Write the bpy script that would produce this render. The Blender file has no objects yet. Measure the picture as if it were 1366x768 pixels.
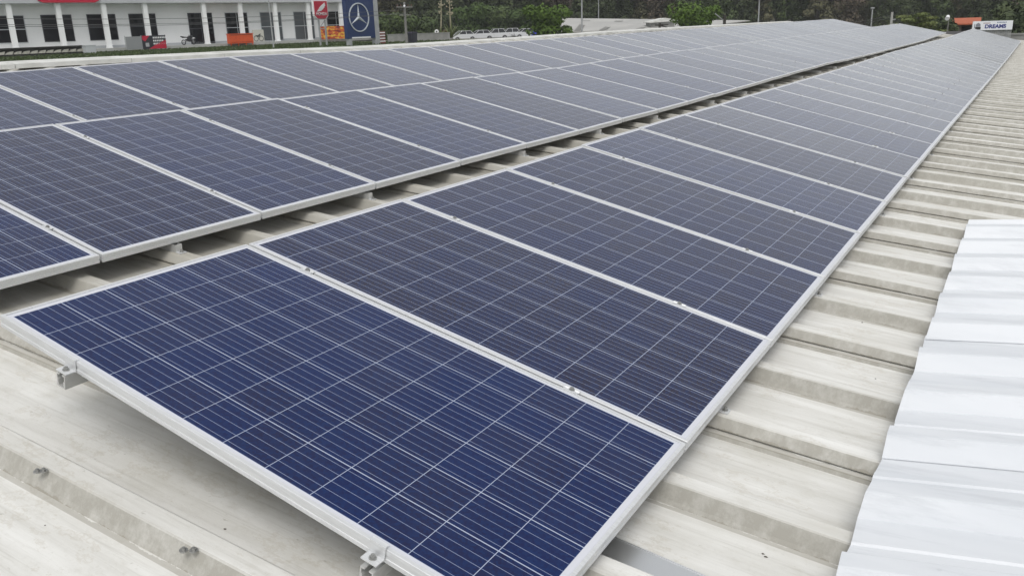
import bpy, bmesh, math, random
from mathutils import Vector, Matrix
random.seed(7)
C = bpy.context.scene.collection
scn = bpy.context.scene
R = math.radians

# ------------------------------------------------------------------ camera
CAM = Vector((2.7073379, -1.3195949, 0.8246737))
MW = Matrix(((0.8564640, 0.1277308, -0.5001543),      # columns: image right, image down, depth
             (0.5152997, -0.2689654, 0.8137099),
             (-0.0305883, -0.9546426, -0.2961788)))
FPX = 1130.993
cam_d = bpy.data.cameras.new('camera'); cam = bpy.data.objects.new('camera', cam_d); C.objects.link(cam)
cr = Vector((MW[0][0], MW[1][0], MW[2][0])); cd = Vector((MW[0][1], MW[1][1], MW[2][1])); cf = Vector((MW[0][2], MW[1][2], MW[2][2]))
m = Matrix.Identity(4)
for i in range(3):
    m[i][0] = cr[i]; m[i][1] = -cd[i]; m[i][2] = -cf[i]; m[i][3] = CAM[i]
cam.matrix_world = m
cam_d.sensor_width = 36; cam_d.lens = 36 * FPX / 1366
cam_d.clip_start = 0.05; cam_d.clip_end = 3000
scn.camera = cam

# ------------------------------------------------------------------ light
SUN_EL, SUN_AZ = 58, 152          # azimuth from +Y towards +X
w = bpy.data.worlds.new('World'); scn.world = w; w.use_nodes = True
nt = w.node_tree; nt.nodes.clear()
out = nt.nodes.new('ShaderNodeOutputWorld'); bg = nt.nodes.new('ShaderNodeBackground')
sky = nt.nodes.new('ShaderNodeTexSky'); sky.sky_type = 'NISHITA'; sky.sun_disc = False
sky.sun_elevation = R(SUN_EL); sky.sun_rotation = R(SUN_AZ); sky.air_density = 1.0; sky.dust_density = 6.0; sky.ozone_density = 1.0
hs = nt.nodes.new('ShaderNodeHueSaturation'); hs.inputs['Saturation'].default_value = 0.16
mixc = nt.nodes.new('ShaderNodeMix'); mixc.data_type = 'RGBA'
mixc.inputs['Factor'].default_value = 0.55
mixc.inputs['B'].default_value = (6.3, 6.5, 6.7, 1)        # the even cloud cover
nt.links.new(sky.outputs[0], hs.inputs['Color']); nt.links.new(hs.outputs[0], mixc.inputs['A'])
# cloud cover that is paler towards the horizon
wtc = nt.nodes.new('ShaderNodeTexCoord'); wsx = nt.nodes.new('ShaderNodeSeparateXYZ'); nt.links.new(wtc.outputs['Generated'], wsx.inputs[0])
def wm(op, a, b):
    o = nt.nodes.new('ShaderNodeMath'); o.operation = op; o.use_clamp = op == 'SUBTRACT'
    for i_, v_ in enumerate((a, b)):
        if isinstance(v_, (int, float)): o.inputs[i_].default_value = v_
        else: nt.links.new(v_, o.inputs[i_])
    return o.outputs[0]
hz = wm('ADD', 1.0, wm('MULTIPLY', .7, wm('POWER', wm('SUBTRACT', 1.0, wsx.outputs[2]), 5.0)))
vsc = nt.nodes.new('ShaderNodeVectorMath'); vsc.operation = 'SCALE'
nt.links.new(mixc.outputs['Result'], vsc.inputs[0]); nt.links.new(hz, vsc.inputs['Scale']); nt.links.new(vsc.outputs[0], bg.inputs['Color'])
bg.inputs['Strength'].default_value = 0.104
nt.links.new(bg.outputs[0], out.inputs[0])
sd = bpy.data.lights.new('sun', 'SUN'); sun = bpy.data.objects.new('sun', sd); C.objects.link(sun)
sd.energy = 1.0; sd.angle = R(30); sd.color = (1, .97, .92)
sdir = Vector((math.sin(R(SUN_AZ)) * math.cos(R(SUN_EL)), math.cos(R(SUN_AZ)) * math.cos(R(SUN_EL)), math.sin(R(SUN_EL))))
sun.rotation_euler = sdir.to_track_quat('Z', 'Y').to_euler()
vs = scn.view_settings; vs.view_transform = 'Standard'; vs.look = 'None'; vs.exposure = 0.27; vs.gamma = 1; vs.use_curve_mapping = False

# ------------------------------------------------------------------ helpers
def ray(px, py):
    d = MW @ Vector(((px - 683) / FPX, (py - 384) / FPX, 1)); return d / math.hypot(d.x, d.y)
def at(px, py, D): return CAM + ray(px, py) * D             # point at horizontal distance D in the direction of a photo pixel
def on_plane(px, py, p0, n):
    d = ray(px, py); return CAM + d * ((p0 - CAM).dot(n) / d.dot(n))

class MB:
    def __init__(s): s.v = []; s.f = []; s.m = []
    def add(s, vs_, fs, mi=0):
        b = len(s.v); s.v += [tuple(v) for v in vs_]
        for f in fs: s.f.append(tuple(b + i for i in f)); s.m.append(mi)
    def box(s, x0, x1, y0, y1, z0, z1, mi=0, M=None):
        vs_ = [Vector((x, y, z)) for z in (z0, z1) for y in (y0, y1) for x in (x0, x1)]
        if M is not None: vs_ = [M @ v for v in vs_]
        s.add(vs_, [(0, 2, 3, 1), (4, 5, 7, 6), (0, 1, 5, 4), (2, 6, 7, 3), (0, 4, 6, 2), (1, 3, 7, 5)], mi)
    def tube(s, p, q, r0, r1=None, n=8, mi=0, cap=True):
        p = Vector(p); q = Vector(q); r1 = r0 if r1 is None else r1
        a = (q - p).normalized(); u = a.orthogonal().normalized(); v = a.cross(u)
        ring = lambda c, r: [c + (u * math.cos(2 * math.pi * i / n) + v * math.sin(2 * math.pi * i / n)) * r for i in range(n)]
        vs_ = ring(p, r0) + ring(q, r1)
        fs = [(i, (i + 1) % n, n + (i + 1) % n, n + i) for i in range(n)]
        if cap: fs += [tuple(range(n - 1, -1, -1)), tuple(range(n, 2 * n))]
        s.add(vs_, fs, mi)
    def prism(s, poly, fn, t0, t1, mi=0):                    # polygon (a,b) swept along t; fn(a,b,t)->point
        n = len(poly)
        vs_ = [fn(a, b, t0) for a, b in poly] + [fn(a, b, t1) for a, b in poly]
        s.add(vs_, [(i, (i + 1) % n, n + (i + 1) % n, n + i) for i in range(n)] + [tuple(range(n - 1, -1, -1)), tuple(range(n, 2 * n))], mi)
    def build(s, name, mats, parent=None, smooth=False, M=None):
        me = bpy.data.meshes.new(name); me.from_pydata(s.v, [], s.f)
        mats = mats if isinstance(mats, (list, tuple)) else [mats]
        for k in mats: me.materials.append(k)
        if len(mats) > 1: me.polygons.foreach_set('material_index', s.m)
        bm = bmesh.new(); bm.from_mesh(me); bmesh.ops.recalc_face_normals(bm, faces=bm.faces); bm.to_mesh(me); bm.free()
        if smooth: me.polygons.foreach_set('use_smooth', [True] * len(me.polygons))
        me.update()
        o = bpy.data.objects.new(name, me); C.objects.link(o)
        if parent: o.parent = parent
        if M is not None: o.matrix_local = M
        return o
def tag(o, label=None, cat=None, group=None, kind=None):
    if label: o['label'] = label
    if cat: o['category'] = cat
    if group: o['group'] = group
    if kind: o['kind'] = kind
    return o
def empty(name, M=None, label=None, cat=None, group=None):
    o = bpy.data.objects.new(name, None); o.empty_display_size = .2; C.objects.link(o)
    if M is not None: o.matrix_world = M
    return tag(o, label, cat, group)
def copy_tree(o, parent=None):
    c = o.copy(); C.objects.link(c)
    if parent: c.parent = parent
    for ch in kids.get(o.name, []): copy_tree(ch, c)
    return c
kids = {}
def note_kids():
    kids.clear()
    for o in bpy.data.objects:
        if o.parent: kids.setdefault(o.parent.name, []).append(o)
def frame(o, x, z=Vector((0, 0, 1))):                         # matrix with x axis along x, z up
    x = x.normalized(); z = (z - x * z.dot(x)).normalized(); y = z.cross(x)
    M = Matrix.Identity(4)
    for i in range(3): M[i][0] = x[i]; M[i][1] = y[i]; M[i][2] = z[i]; M[i][3] = o[i]
    return M
def lerp_tab(tab, x):
    if x <= tab[0][0]: return tab[0][1]
    for (a, va), (b, vb) in zip(tab, tab[1:]):
        if x <= b: return va + (vb - va) * (x - a) / (b - a)
    return tab[-1][1]
def text_mesh(txt, size, mat, parent, name, M, depth=.01, bold=0):
    cu = bpy.data.curves.new(name, 'FONT'); cu.body = txt; cu.size = size; cu.extrude = depth; cu.align_x = 'CENTER'; cu.offset = bold
    t = bpy.data.objects.new(name, cu); C.objects.link(t)
    dg = bpy.context.evaluated_depsgraph_get()
    me = bpy.data.meshes.new_from_object(t.evaluated_get(dg)); C.objects.unlink(t); bpy.data.objects.remove(t)
    me.materials.clear(); me.materials.append(mat)
    o = bpy.data.objects.new(name, me); C.objects.link(o); o.parent = parent; o.matrix_local = M
    return o

# ------------------------------------------------------------------ materials
def mat(name, col, rough=.6, metal=0, spec=.5):
    k = bpy.data.materials.new(name); k.use_nodes = True; b = k.node_tree.nodes['Principled BSDF']
    b.inputs['Base Color'].default_value = (*col, 1); b.inputs['Roughness'].default_value = rough; b.inputs['Metallic'].default_value = metal
    b.inputs['Specular IOR Level'].default_value = spec
    return k
class N:                                                      # small node graph helper
    def __init__(s, k): s.t = k.node_tree; s.b = s.t.nodes['Principled BSDF']
    def n(s, typ, **kw):
        o = s.t.nodes.new(typ)
        for a, v in kw.items(): setattr(o, a, v)
        return o
    def l(s, a, b): s.t.links.new(a, b)
    def put(s, v, sock):
        if isinstance(v, bpy.types.NodeSocket): s.l(v, sock)
        else: sock.default_value = v
    def math(s, op, a, b=0, c=0):
        o = s.n('ShaderNodeMath', operation=op); s.put(a, o.inputs[0]); s.put(b, o.inputs[1]); s.put(c, o.inputs[2]); return o.outputs[0]
    def mix(s, f, a, b):
        o = s.n('ShaderNodeMix', data_type='RGBA'); s.put(f, o.inputs['Factor'])
        s.put(a if isinstance(a, bpy.types.NodeSocket) else (*a, 1), o.inputs['A']); s.put(b if isinstance(b, bpy.types.NodeSocket) else (*b, 1), o.inputs['B'])
        return o.outputs['Result']
    def coord(s, scale=(1, 1, 1), kind='Object'):
        tc = s.n('ShaderNodeTexCoord'); mp = s.n('ShaderNodeMapping'); s.l(tc.outputs[kind], mp.inputs[0]); mp.inputs['Scale'].default_value = scale
        return mp.outputs[0]
    def noise(s, vec, scale, detail=4, rough=.55):
        o = s.n('ShaderNodeTexNoise'); s.l(vec, o.inputs['Vector']); o.inputs['Scale'].default_value = scale; o.inputs['Detail'].default_value = detail; o.inputs['Roughness'].default_value = rough
        return o.outputs['Fac']
    def ramp(s, f, a, b):                                     # linear step a..b -> 0..1
        o = s.n('ShaderNodeMapRange'); s.put(f, o.inputs[0]); o.inputs[1].default_value = a; o.inputs[2].default_value = b; return o.outputs[0]
    def bump(s, h, st, dist=.02):
        o = s.n('ShaderNodeBump'); s.l(h, o.inputs['Height']); o.inputs['Strength'].default_value = st; o.inputs['Distance'].default_value = dist
        s.l(o.outputs[0], s.b.inputs['Normal'])
def noisy(name, c1, c2, scale=3, rough=.7, sc=(1, 1, 1), metal=0, bump=0, detail=5, lo=.35, hi=.65, kind='Object'):
    k = mat(name, c1, rough, metal); g = N(k); f = g.noise(g.coord(sc, kind), scale, detail)
    g.l(g.mix(g.ramp(f, lo, hi), c1, c2), g.b.inputs['Base Color'])
    if bump: g.bump(f, bump)
    return k

alu = noisy('brushed_aluminium', (.63, .64, .65), (.72, .73, .74), 14, .38, (1, 12, 12), .35)
alu_d = noisy('weathered_aluminium', (.55, .55, .54), (.66, .66, .64), 20, .42, metal=.45)
steel = mat('zinc_bolt_steel', (.38, .38, .37), .4, .8)

# solar laminate: the cells, the white gaps between them and the thin bus bars are the pattern of this one sheet
PL, PW, CELL, CELV = 1.956, 1.007, .158, .160
def make_cells():
    k = mat('polycrystalline_cells', (.01, .015, .08), .09); g = N(k)
    tc = g.n('ShaderNodeTexCoord'); sx = g.n('ShaderNodeSeparateXYZ'); g.l(tc.outputs['Object'], sx.inputs[0])
    u = g.math('DIVIDE', g.math('SUBTRACT', sx.outputs[0], (PL - 12 * CELL) / 2), CELL)
    v = g.math('DIVIDE', g.math('SUBTRACT', sx.outputs[1], (PW - 6 * CELV) / 2), CELV)
    fu, fv = g.math('FRACT', u), g.math('FRACT', v)
    edge = lambda f, wd: g.math('GREATER_THAN', g.math('ABSOLUTE', g.math('SUBTRACT', f, .5)), .5 - wd)
    gap = g.math('MAXIMUM', edge(fu, .0065), edge(fv, .0105))
    outside = g.math('MAXIMUM', g.math('GREATER_THAN', g.math('ABSOLUTE', g.math('SUBTRACT', u, 6)), 6.0),
                     g.math('GREATER_THAN', g.math('ABSOLUTE', g.math('SUBTRACT', v, 3)), 3.0))
    gap = g.math('MAXIMUM', gap, outside)
    b5 = g.math('FRACT', g.math('MULTIPLY', fv, 5))
    bus = g.math('LESS_THAN', g.math('ABSOLUTE', g.math('SUBTRACT', b5, .5)), .022)
    # every cell its own blue or purple-brown crystal tint
    oi = g.n('ShaderNodeObjectInfo')
    osep = g.n('ShaderNodeSeparateColor'); g.l(oi.outputs['Color'], osep.inputs[0]); ocol = osep.outputs[0]   # each panel's own batch tint
    cid = g.n('ShaderNodeCombineXYZ'); g.l(g.math('FLOOR', u), cid.inputs[0]); g.l(g.math('FLOOR', v), cid.inputs[1]); g.l(g.math('MULTIPLY', oi.outputs['Random'], 91.7), cid.inputs[2])
    wn = g.n('ShaderNodeTexWhiteNoise', noise_dimensions='3D'); g.l(cid.outputs[0], wn.inputs['Vector'])
    vo = g.n('ShaderNodeTexVoronoi'); g.l(tc.outputs['Object'], vo.inputs['Vector']); vo.inputs['Scale'].default_value = 130
    gr = g.n('ShaderNodeSeparateColor'); g.l(vo.outputs['Color'], gr.inputs[0])
    big = g.noise(tc.outputs['Object'], 3.1, 2)
    tint = g.math('ADD', g.math('MULTIPLY', wn.outputs['Value'], .42), g.math('ADD', g.math('MULTIPLY', ocol, .8), g.math('MULTIPLY', g.math('SUBTRACT', big, .5), .7)))
    blue = g.mix(tint, (.0006, .0088, .070), (.0150, .0122, .032))
    blue2 = g.mix(g.math('MULTIPLY', gr.outputs[0], .55), blue, (.003, .026, .112))
    c = g.mix(bus, blue2, (.27, .32, .46))
    c = g.mix(gap, c, (.40, .45, .58))
    c = g.mix(outside, c, (.60, .61, .66))
    # thin film of dust
    du = g.noise(g.coord((1, 1, 1)), 2.2, 5)
    c = g.mix(g.math('MULTIPLY', g.ramp(du, .35, .8), .02), c, (.5, .47, .42))
    g.l(c, g.b.inputs['Base Color'])
    ro = g.math('ADD', .08, g.math('MULTIPLY', du, .10)); g.l(ro, g.b.inputs['Roughness'])
    g.b.inputs['IOR'].default_value = 1.33
    g.b.inputs['Sheen Weight'].default_value = 1.0; g.b.inputs['Sheen Roughness'].default_value = .14; g.b.inputs['Sheen Tint'].default_value = (.93, .95, .97, 1)   # dust film
    return k
cells = make_cells()

RIB0, RP = .863, .511
backsheet = mat('white_backsheet', (.34, .34, .33), .6)
def make_roofmat():
    k = mat('weathered_fibre_cement', (.55, .54, .5), .85, spec=.25); g = N(k)
    st = g.noise(g.coord((.35, 5, 5)), 2.6, 7, .62)           # streaks along the fall of the roof
    bl = g.noise(g.coord((.8, 1, 1)), 1.1, 6, .6)
    fi = g.noise(g.coord((1, 1, 1)), 38, 4, .7)
    c = g.mix(g.ramp(st, .35, .72), (.765, .76, .735), (.60, .59, .555))
    c = g.mix(g.math('MULTIPLY', g.ramp(bl, .5, .75), .65), c, (.45, .43, .37))
    st2 = g.noise(g.coord((.5, 16, 16)), 3.1, 8, .7)
    c = g.mix(g.math('MULTIPLY', g.ramp(st2, .52, .68), .35), c, (.40, .385, .34))
    c = g.mix(g.math('MULTIPLY', g.ramp(fi, .58, .75), .22), c, (.42, .41, .36))
    mo = g.noise(g.coord((1.2, 2.2, 2.2)), 5.5, 12, .78)
    c = g.mix(g.math('MULTIPLY', g.ramp(mo, .53, .66), .34), c, (.47, .45, .39))
    sp = g.noise(g.coord((1, 1.6, 1.6)), 21, 6, .7)
    c = g.mix(g.math('MULTIPLY', g.ramp(sp, .64, .70), .45), c, (.28, .26, .21))
    tn = g.noise(g.coord((.9, 1.5, 1.5)), 1.7, 10, .72)                    # tan tide marks
    c = g.mix(g.math('MULTIPLY', g.ramp(g.math('ABSOLUTE', g.math('SUBTRACT', tn, .56)), .016, .004), .22), c, (.42, .37, .28))
    so = g.n('ShaderNodeSeparateXYZ'); tco = g.n('ShaderNodeTexCoord'); g.l(tco.outputs['Object'], so.inputs[0])   # mould and the gap's painted-in shade along the drip line of the middle row
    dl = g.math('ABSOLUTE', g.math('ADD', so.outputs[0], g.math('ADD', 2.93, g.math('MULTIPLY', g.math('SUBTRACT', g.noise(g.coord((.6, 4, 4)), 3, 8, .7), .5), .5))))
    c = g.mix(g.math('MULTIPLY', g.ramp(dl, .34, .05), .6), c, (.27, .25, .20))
    # grime held on the steep rib faces
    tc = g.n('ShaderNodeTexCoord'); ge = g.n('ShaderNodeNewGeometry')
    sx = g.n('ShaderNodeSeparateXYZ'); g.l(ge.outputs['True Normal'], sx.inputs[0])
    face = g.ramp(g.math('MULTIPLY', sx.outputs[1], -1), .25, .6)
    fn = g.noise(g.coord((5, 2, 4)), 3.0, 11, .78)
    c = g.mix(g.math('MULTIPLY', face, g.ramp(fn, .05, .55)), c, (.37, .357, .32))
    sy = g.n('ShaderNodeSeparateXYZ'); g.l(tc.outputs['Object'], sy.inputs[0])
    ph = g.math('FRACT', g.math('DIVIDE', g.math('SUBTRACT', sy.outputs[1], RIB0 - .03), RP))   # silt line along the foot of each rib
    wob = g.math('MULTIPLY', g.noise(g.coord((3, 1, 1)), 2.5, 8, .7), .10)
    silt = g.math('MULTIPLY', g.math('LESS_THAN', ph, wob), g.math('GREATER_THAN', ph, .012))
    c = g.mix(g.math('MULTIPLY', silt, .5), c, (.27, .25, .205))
    g.l(c, g.b.inputs['Base Color']); g.bump(fi, .25, .004)
    return k
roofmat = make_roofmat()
whitesheet = noisy('white_coated_sheet', (.68, .70, .73), (.60, .625, .66), 2.2, .42, (.5, 3, 3), lo=.4, hi=.75)
g = N(whitesheet); src_ = g.b.inputs['Base Color'].links[0].from_socket
d1 = g.noise(g.coord((.6, 5, 5)), 2.6, 9, .72); d2 = g.noise(g.coord((1, 1, 1)), 9, 5, .6)
cc = g.mix(g.math('MULTIPLY', g.ramp(d1, .52, .68), .6), src_, (.50, .52, .55)); cc = g.mix(g.math('MULTIPLY', g.ramp(d2, .70, .78), .6), cc, (.36, .37, .39))
g.l(cc, g.b.inputs['Base Color'])
ridgemat = noisy('pale_ridge_cement', (.66, .66, .64), (.52, .52, .49), 2.5, .8)
white_paint = noisy('white_wall_paint', (.88, .89, .89), (.82, .83, .83), .5, .7, (1, 1, .4))
grey_paint = noisy('light_grey_fascia', (.52, .54, .56), (.46, .48, .50), .4, .6)
dark_glass = mat('dark_window_glass', (.006, .006, .009), .12, 0, .25)
grey_glass = mat('grey_window_glass', (.10, .11, .12), .2)
concrete = noisy('grey_concrete', (.30, .30, .29), (.22, .22, .21), 1.2, .85)
dark = mat('dark_shadow_gap_black', (.02, .02, .02), .8)
black = mat('black_rubber', (.015, .015, .016), .7)
red = noisy('sign_red', (.52, .012, .045), (.47, .010, .04), 2, .4)
white_sign = mat('sign_white', (.82, .82, .83), .4)
navy = noisy('sign_navy', (.010, .028, .10), (.012, .034, .12), .6, .4)
orange = noisy('orange_paint', (.70, .10, .018), (.60, .075, .014), 4, .5)
pole_grey = noisy('galvanised_pole', (.45, .46, .47), (.36, .37, .38), 2, .5, metal=.3)
wood_pole = noisy('concrete_pole', (.24, .235, .225), (.18, .175, .165), 2, .9)
car_white = mat('white_car_paint', (.72, .73, .74), .25)
car_glass = mat('car_window_tint', (.015, .017, .02), .08)
rim_m = mat('wheel_rim_silver', (.4, .4, .41), .35, .7)
blue_tarp = noisy('blue_tarpaulin', (.03, .04, .45), (.02, .03, .32), 3, .5)
rooftile = noisy('orange_roof_tile', (.45, .115, .05), (.33, .085, .04), 3, .8, (1, 6, 1))
pink_wall = noisy('dusty_pink_wall', (.30, .235, .22), (.24, .19, .18), 1, .85)
grass_m = noisy('short_grass', (.036, .062, .016), (.06, .08, .025), 1.4, .9, lo=.3, hi=.7)
ground_m = noisy('dry_ground', (.16, .15, .12), (.10, .105, .07), .25, .9)
hill_m = noisy('wooded_slope_soil', (.035, .038, .02), (.06, .05, .03), .08, .95)
asph = noisy('asphalt', (.055, .055, .056), (.075, .074, .072), 2.5, .9)

# ------------------------------------------------------------------ frames of the roof and the tilted rows
T = R(13); TR = R(13) - math.atan2(.3945, 2.9236)             # tilt of the panels, tilt of the roof
EX = Vector((math.cos(T), 0, -math.sin(T))); EZ = Vector((math.sin(T), 0, math.cos(T)))
def row(x, y, z): return EX * x + Vector((0, y, 0)) + EZ * z
RS = Vector((math.cos(TR), 0, -math.sin(TR))); RN = Vector((math.sin(TR), 0, math.cos(TR)))
RO = row(PL, 0, 0) - RN * .15
def roof(s, y, u): return RO + RS * s + Vector((0, y, 0)) + RN * u
RM = frame(RO, RS, RN)
PIT = 1.0216
NP = 41

tabA_l = [(0, 0), (3, -.012), (5.5, .005), (12, .003), (18.5, .035), (24, .027), (29.5, -.008), (36, .026), (41.8, .053)]
tabA_r = [(0, -.005), (3, -.02), (6, -.005), (10, -.02), (16, -.06), (21, -.096), (28, -.113), (42, -.06)]
tabB_l = [(0, 0), (8, -.005), (11, .006), (14, .03), (17.4, .045), (19.5, .018), (22.4, 0), (28, -.011), (34, -.016), (41.2, .069)]
def sag(s, y):                                                # the old roof dips a little between its trusses
    a = lerp_tab(tabA_r, y); b_ = lerp_tab(tabB_l, y)
    a = a if y > 8 else a * max(0, (y - 4) / 4); b_ = b_ if y > 8 else b_ * max(0, (y - 4) / 4)
    a = min(a, 0); b_ = min(b_, 0) - .03 * sst(6, 12, y)
    return lerp_tab([(-7, 0), (-4.5, b_ * .3), (-2.9, b_), (-2, b_ * .5 + a * .5), (-.6, a), (5, a)], s)
# ------------------------------------------------------------------ terrain
def sst(a, b, x):
    t = min(1, max(0, (x - a) / (b - a))); return t * t * (3 - 2 * t)
def street(x, y): return -.62 - .75 * sst(86, 110, y)
def ground_z(x, y):
    dx = max(-21 - x, x - 9, 0); dy = max(-7 - y, y - 48, 0); d = math.hypot(dx, dy)
    z = -5 + (street(x, y) + 5) * sst(2, 16, d)
    if x > -30 and y > 40: z -= 1.6 * sst(-55, -10, x) * sst(50, 70, y)
    D = math.hypot(x - 2, y)
    if D > 165 and y > -60: z += (D - 165) * .085 * sst(-175, -120, x if y < 90 else 0)
    return z
g = MB(); xs = []; v = -460
def axis(a, b, fine0, fine1, cs, fs):
    r = []; x = a
    while x < b - 1e-6:
        r.append(x); x += fs if fine0 <= x < fine1 else cs
    return r + [b]
gx = axis(-460, 300, -140, 30, 20, 4); gy = axis(-120, 460, -20, 140, 20, 4)
g.add([(x, y, ground_z(x, y)) for y in gy for x in gx], [(j * len(gx) + i, j * len(gx) + i + 1, (j + 1) * len(gx) + i + 1, (j + 1) * len(gx) + i) for j in range(len(gy) - 1) for i in range(len(gx) - 1)])
tag(g.build('ground', ground_m, smooth=True), kind='structure')

# ------------------------------------------------------------------ warehouse: corrugated roof, ridge, walls
S_RIDGE, S_EAVE = -10.95, 5.2
Y0, Y1 = -3.4, 46.3
wh = empty('warehouse', Matrix.Translation((0, 20, -5)), 'long warehouse with a weathered pale corrugated roof under all the solar panels', 'warehouse')
WI = Matrix.Translation((0, -20, 5))
def rib_profile():
    pts = [(Y0, 0)]; k = math.ceil((Y0 - RIB0) / RP)
    while RIB0 + k * RP + .2 < Y1:
        y = RIB0 + k * RP
        if k % 2 == 0:
            pts += [(y - .004, 0), (y + .006, .012), (y + .028, .054), (y + .034, .057), (y + .092, .057), (y + .100, .053), (y + .130, 0)]
        else:                                                # side lap: lower lip, dark joint, upper sheet
            pts += [(y - .030, 0), (y - .022, .015), (y - .010, .0185), (y + .012, .0175), (y + .012, .0265), (y - .006, .0255), (y - .004, .030), (y + .024, .060), (y + .032, .063), (y + .092, .063), (y + .1, .058), (y + .130, 0)]
        k += 1
    return pts + [(Y1, 0)]
PR = rib_profile()
b = MB(); ns = [S_RIDGE, -8, -5.5, -4, -2.9, -2, -1.2, -.5, .5, 2, S_EAVE]
# slightly uneven sheets: each lap of sheets along the fall
vs_ = [(s, y, u + sag(s, y)) for s in ns for (y, u) in PR]; n = len(PR)
b.add(vs_, [(i * n + j, i * n + j + 1, (i + 1) * n + j + 1, (i + 1) * n + j) for i in range(len(ns) - 1) for j in range(n - 1)])
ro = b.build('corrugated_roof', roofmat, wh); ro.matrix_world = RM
b = MB()
SB = Vector((-math.cos(TR), 0, -math.sin(TR))); NB = Vector((-math.sin(TR), 0, math.cos(TR)))
top = roof(S_RIDGE, 0, 0)
b.add([top + SB * s + Vector((0, y, 0)) + NB * u for s in (0, 10.4) for (y, u) in PR], [(j, j + 1, n + j + 1, n + j) for j in range(n - 1)])
o = b.build('back_roof_slope', roofmat, wh, M=WI)
RSAG = [(4, .004), (6, .0), (9, -.015), (12.5, -.058), (17.3, -.05), (23, -.018), (30, -.005)]
# ridge caps, one piece each
k = 0; y = Y0 - .1
while y < Y1:
    L_ = 1.72; b = MB(); z = .015 + .012 * (k % 2)
    sec = [(-.30, .046), (-.30, .104), (-.08, .130), (0, .137), (.08, .130), (.30, .104), (.30, .046), (.288, .046), (.288, .092), (.07, .118), (0, .125), (-.07, .118), (-.288, .092), (-.288, .046)]
    b.prism(sec, lambda a, c, t: top + Vector((a, t, c + .003 * (k % 2) + lerp_tab(RSAG, t))), y + .005, min(y + L_ - .005, Y1 + .1))
    b.build('ridge_cap', ridgemat, wh, M=WI); y += L_; k += 1
b = MB()
ex = roof(S_EAVE, 0, 0).x; bx = (top + SB * 10.4).x
b.box(bx + .5, ex - .5, Y0 + .4, Y0 + .6, -5, roof(S_EAVE, 0, 0).z - .1); b.box(bx + .5, ex - .5, Y1 - .6, Y1 - .4, -5, roof(S_EAVE, 0, 0).z - .1)
b.box(ex - .7, ex - .5, Y0 + .6, Y1 - .6, -5, roof(S_EAVE, 0, 0).z - .1); b.box(bx + .5, bx + .7, Y0 + .6, Y1 - .6, -5, (top + SB * 10.4).z - .12)
for yy in (Y0 + .4, Y1 - .6):
    zt = roof(S_EAVE, 0, 0).z - .1
    b.prism([(bx + .5, zt), (ex - .5, zt), (top.x, top.z - .12)], lambda a, c, t: Vector((a, t, c)), yy, yy + .2)
b.build('wall', concrete, wh, M=WI)
# roof bolts with lead washers on the near ribs
def hexbolt(b, M, r=.006, h=.008, wr=.0115):
    for (rr, z0, z1, nn) in ((wr, 0, .003, 12), (r, .003, .003 + h * .8, 6), (r * .55, .003 + h * .8, .005 + h * .8, 8)):
        b.tube(M @ Vector((0, 0, z0)), M @ Vector((0, 0, z1)), rr, rr, nn)
for (px, py) in ((50, 629), (58.5, 628), (245, 734), (258.5, 734)):
    P = on_plane(px, py, roof(0, 0, .058), RN); b = MB()
    hexbolt(b, frame(P, RS, RN)); b.build('roof_bolt', steel, wh, M=WI)

bits = [(1140, 612), (1018, 738), (1022, 742), (1168, 505), (60, 700), (300, 705), (1150, 430)]
b = MB(); rg = random.Random(9)
for (px, py) in bits:
    P = on_plane(px, py, roof(0, 0, .001), RN); M = frame(P, RS, RN); r_ = rg.uniform(.003, .006)
    ring = [M @ Vector((math.cos(a) * r_ * rg.uniform(.5, 1.5), math.sin(a) * r_ * rg.uniform(.4, 1), 0)) for a in [i * 1.047 for i in range(6)]]; tp_ = M @ Vector((0, 0, r_ * .6))
    b.add(ring + [tp_], [(i, (i + 1) % 6, 6) for i in range(6)])
tag(b.build('grit', mat('dark_grit', (.10, .09, .075), .9)), kind='stuff')
# ------------------------------------------------------------------ solar panels
def make_frame():
    prof = [(0, -.04), (0, -.0285), (.0016, -.0275), (.0016, -.0165), (0, -.0155), (0, -.0012), (.0012, 0), (.0112, 0), (.0115, -.0045), (.0035, -.0055), (.0035, -.0370), (.028, -.0370), (.028, -.04)]
    b = MB(); n = len(prof); vs_ = []
    for (cx, cy, sx_, sy_) in ((0, 0, 1, 1), (PL, 0, -1, 1), (PL, PW, -1, -1), (0, PW, 1, -1)):
        vs_ += [(cx + sx_ * d, cy + sy_ * d, z) for d, z in prof]
    b.add(vs_, [(c * n + i, c * n + (i + 1) % n, ((c + 1) % 4) * n + (i + 1) % n, ((c + 1) % 4) * n + i) for c in range(4) for i in range(n)])
    return b
def make_clamp(b, mi=0):                                      # mid clamp straddling the gap beyond the far long edge
    y0, y1 = PW - .006, PIT + .006
    b.prism([(y0, .0005), (PW + .004, .0005), (PW + .006, -.030), (PIT - .006, -.030), (PIT - .004, .0005), (y1, .0005), (y1, .0035), (PIT - .002, .0035), (PIT - .0055, .0), (PW + .0055, .0), (PW + .002, .0035), (y0, .0035)],
            lambda a, c, t: Vector((t, a, c)), -.028, .028)
def new_panel(name='solar_panel'):
    r = empty(name)
    make_frame().build('frame', alu, r)
    b = MB(); b.box(.0118, PL - .0118, .0118, PW - .0118, -.006, -.0022); b.build('glass_laminate', cells, r)
    b = MB(); b.box(.012, PL - .012, .012, PW - .012, -.0075, -.0063); b.build('backsheet', backsheet, r)
    b = MB(); b.box(PL - .35, PL - .25, PW / 2 - .06, PW / 2 + .06, -.03, -.0077); b.build('junction_box', black, r)
    return r
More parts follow.
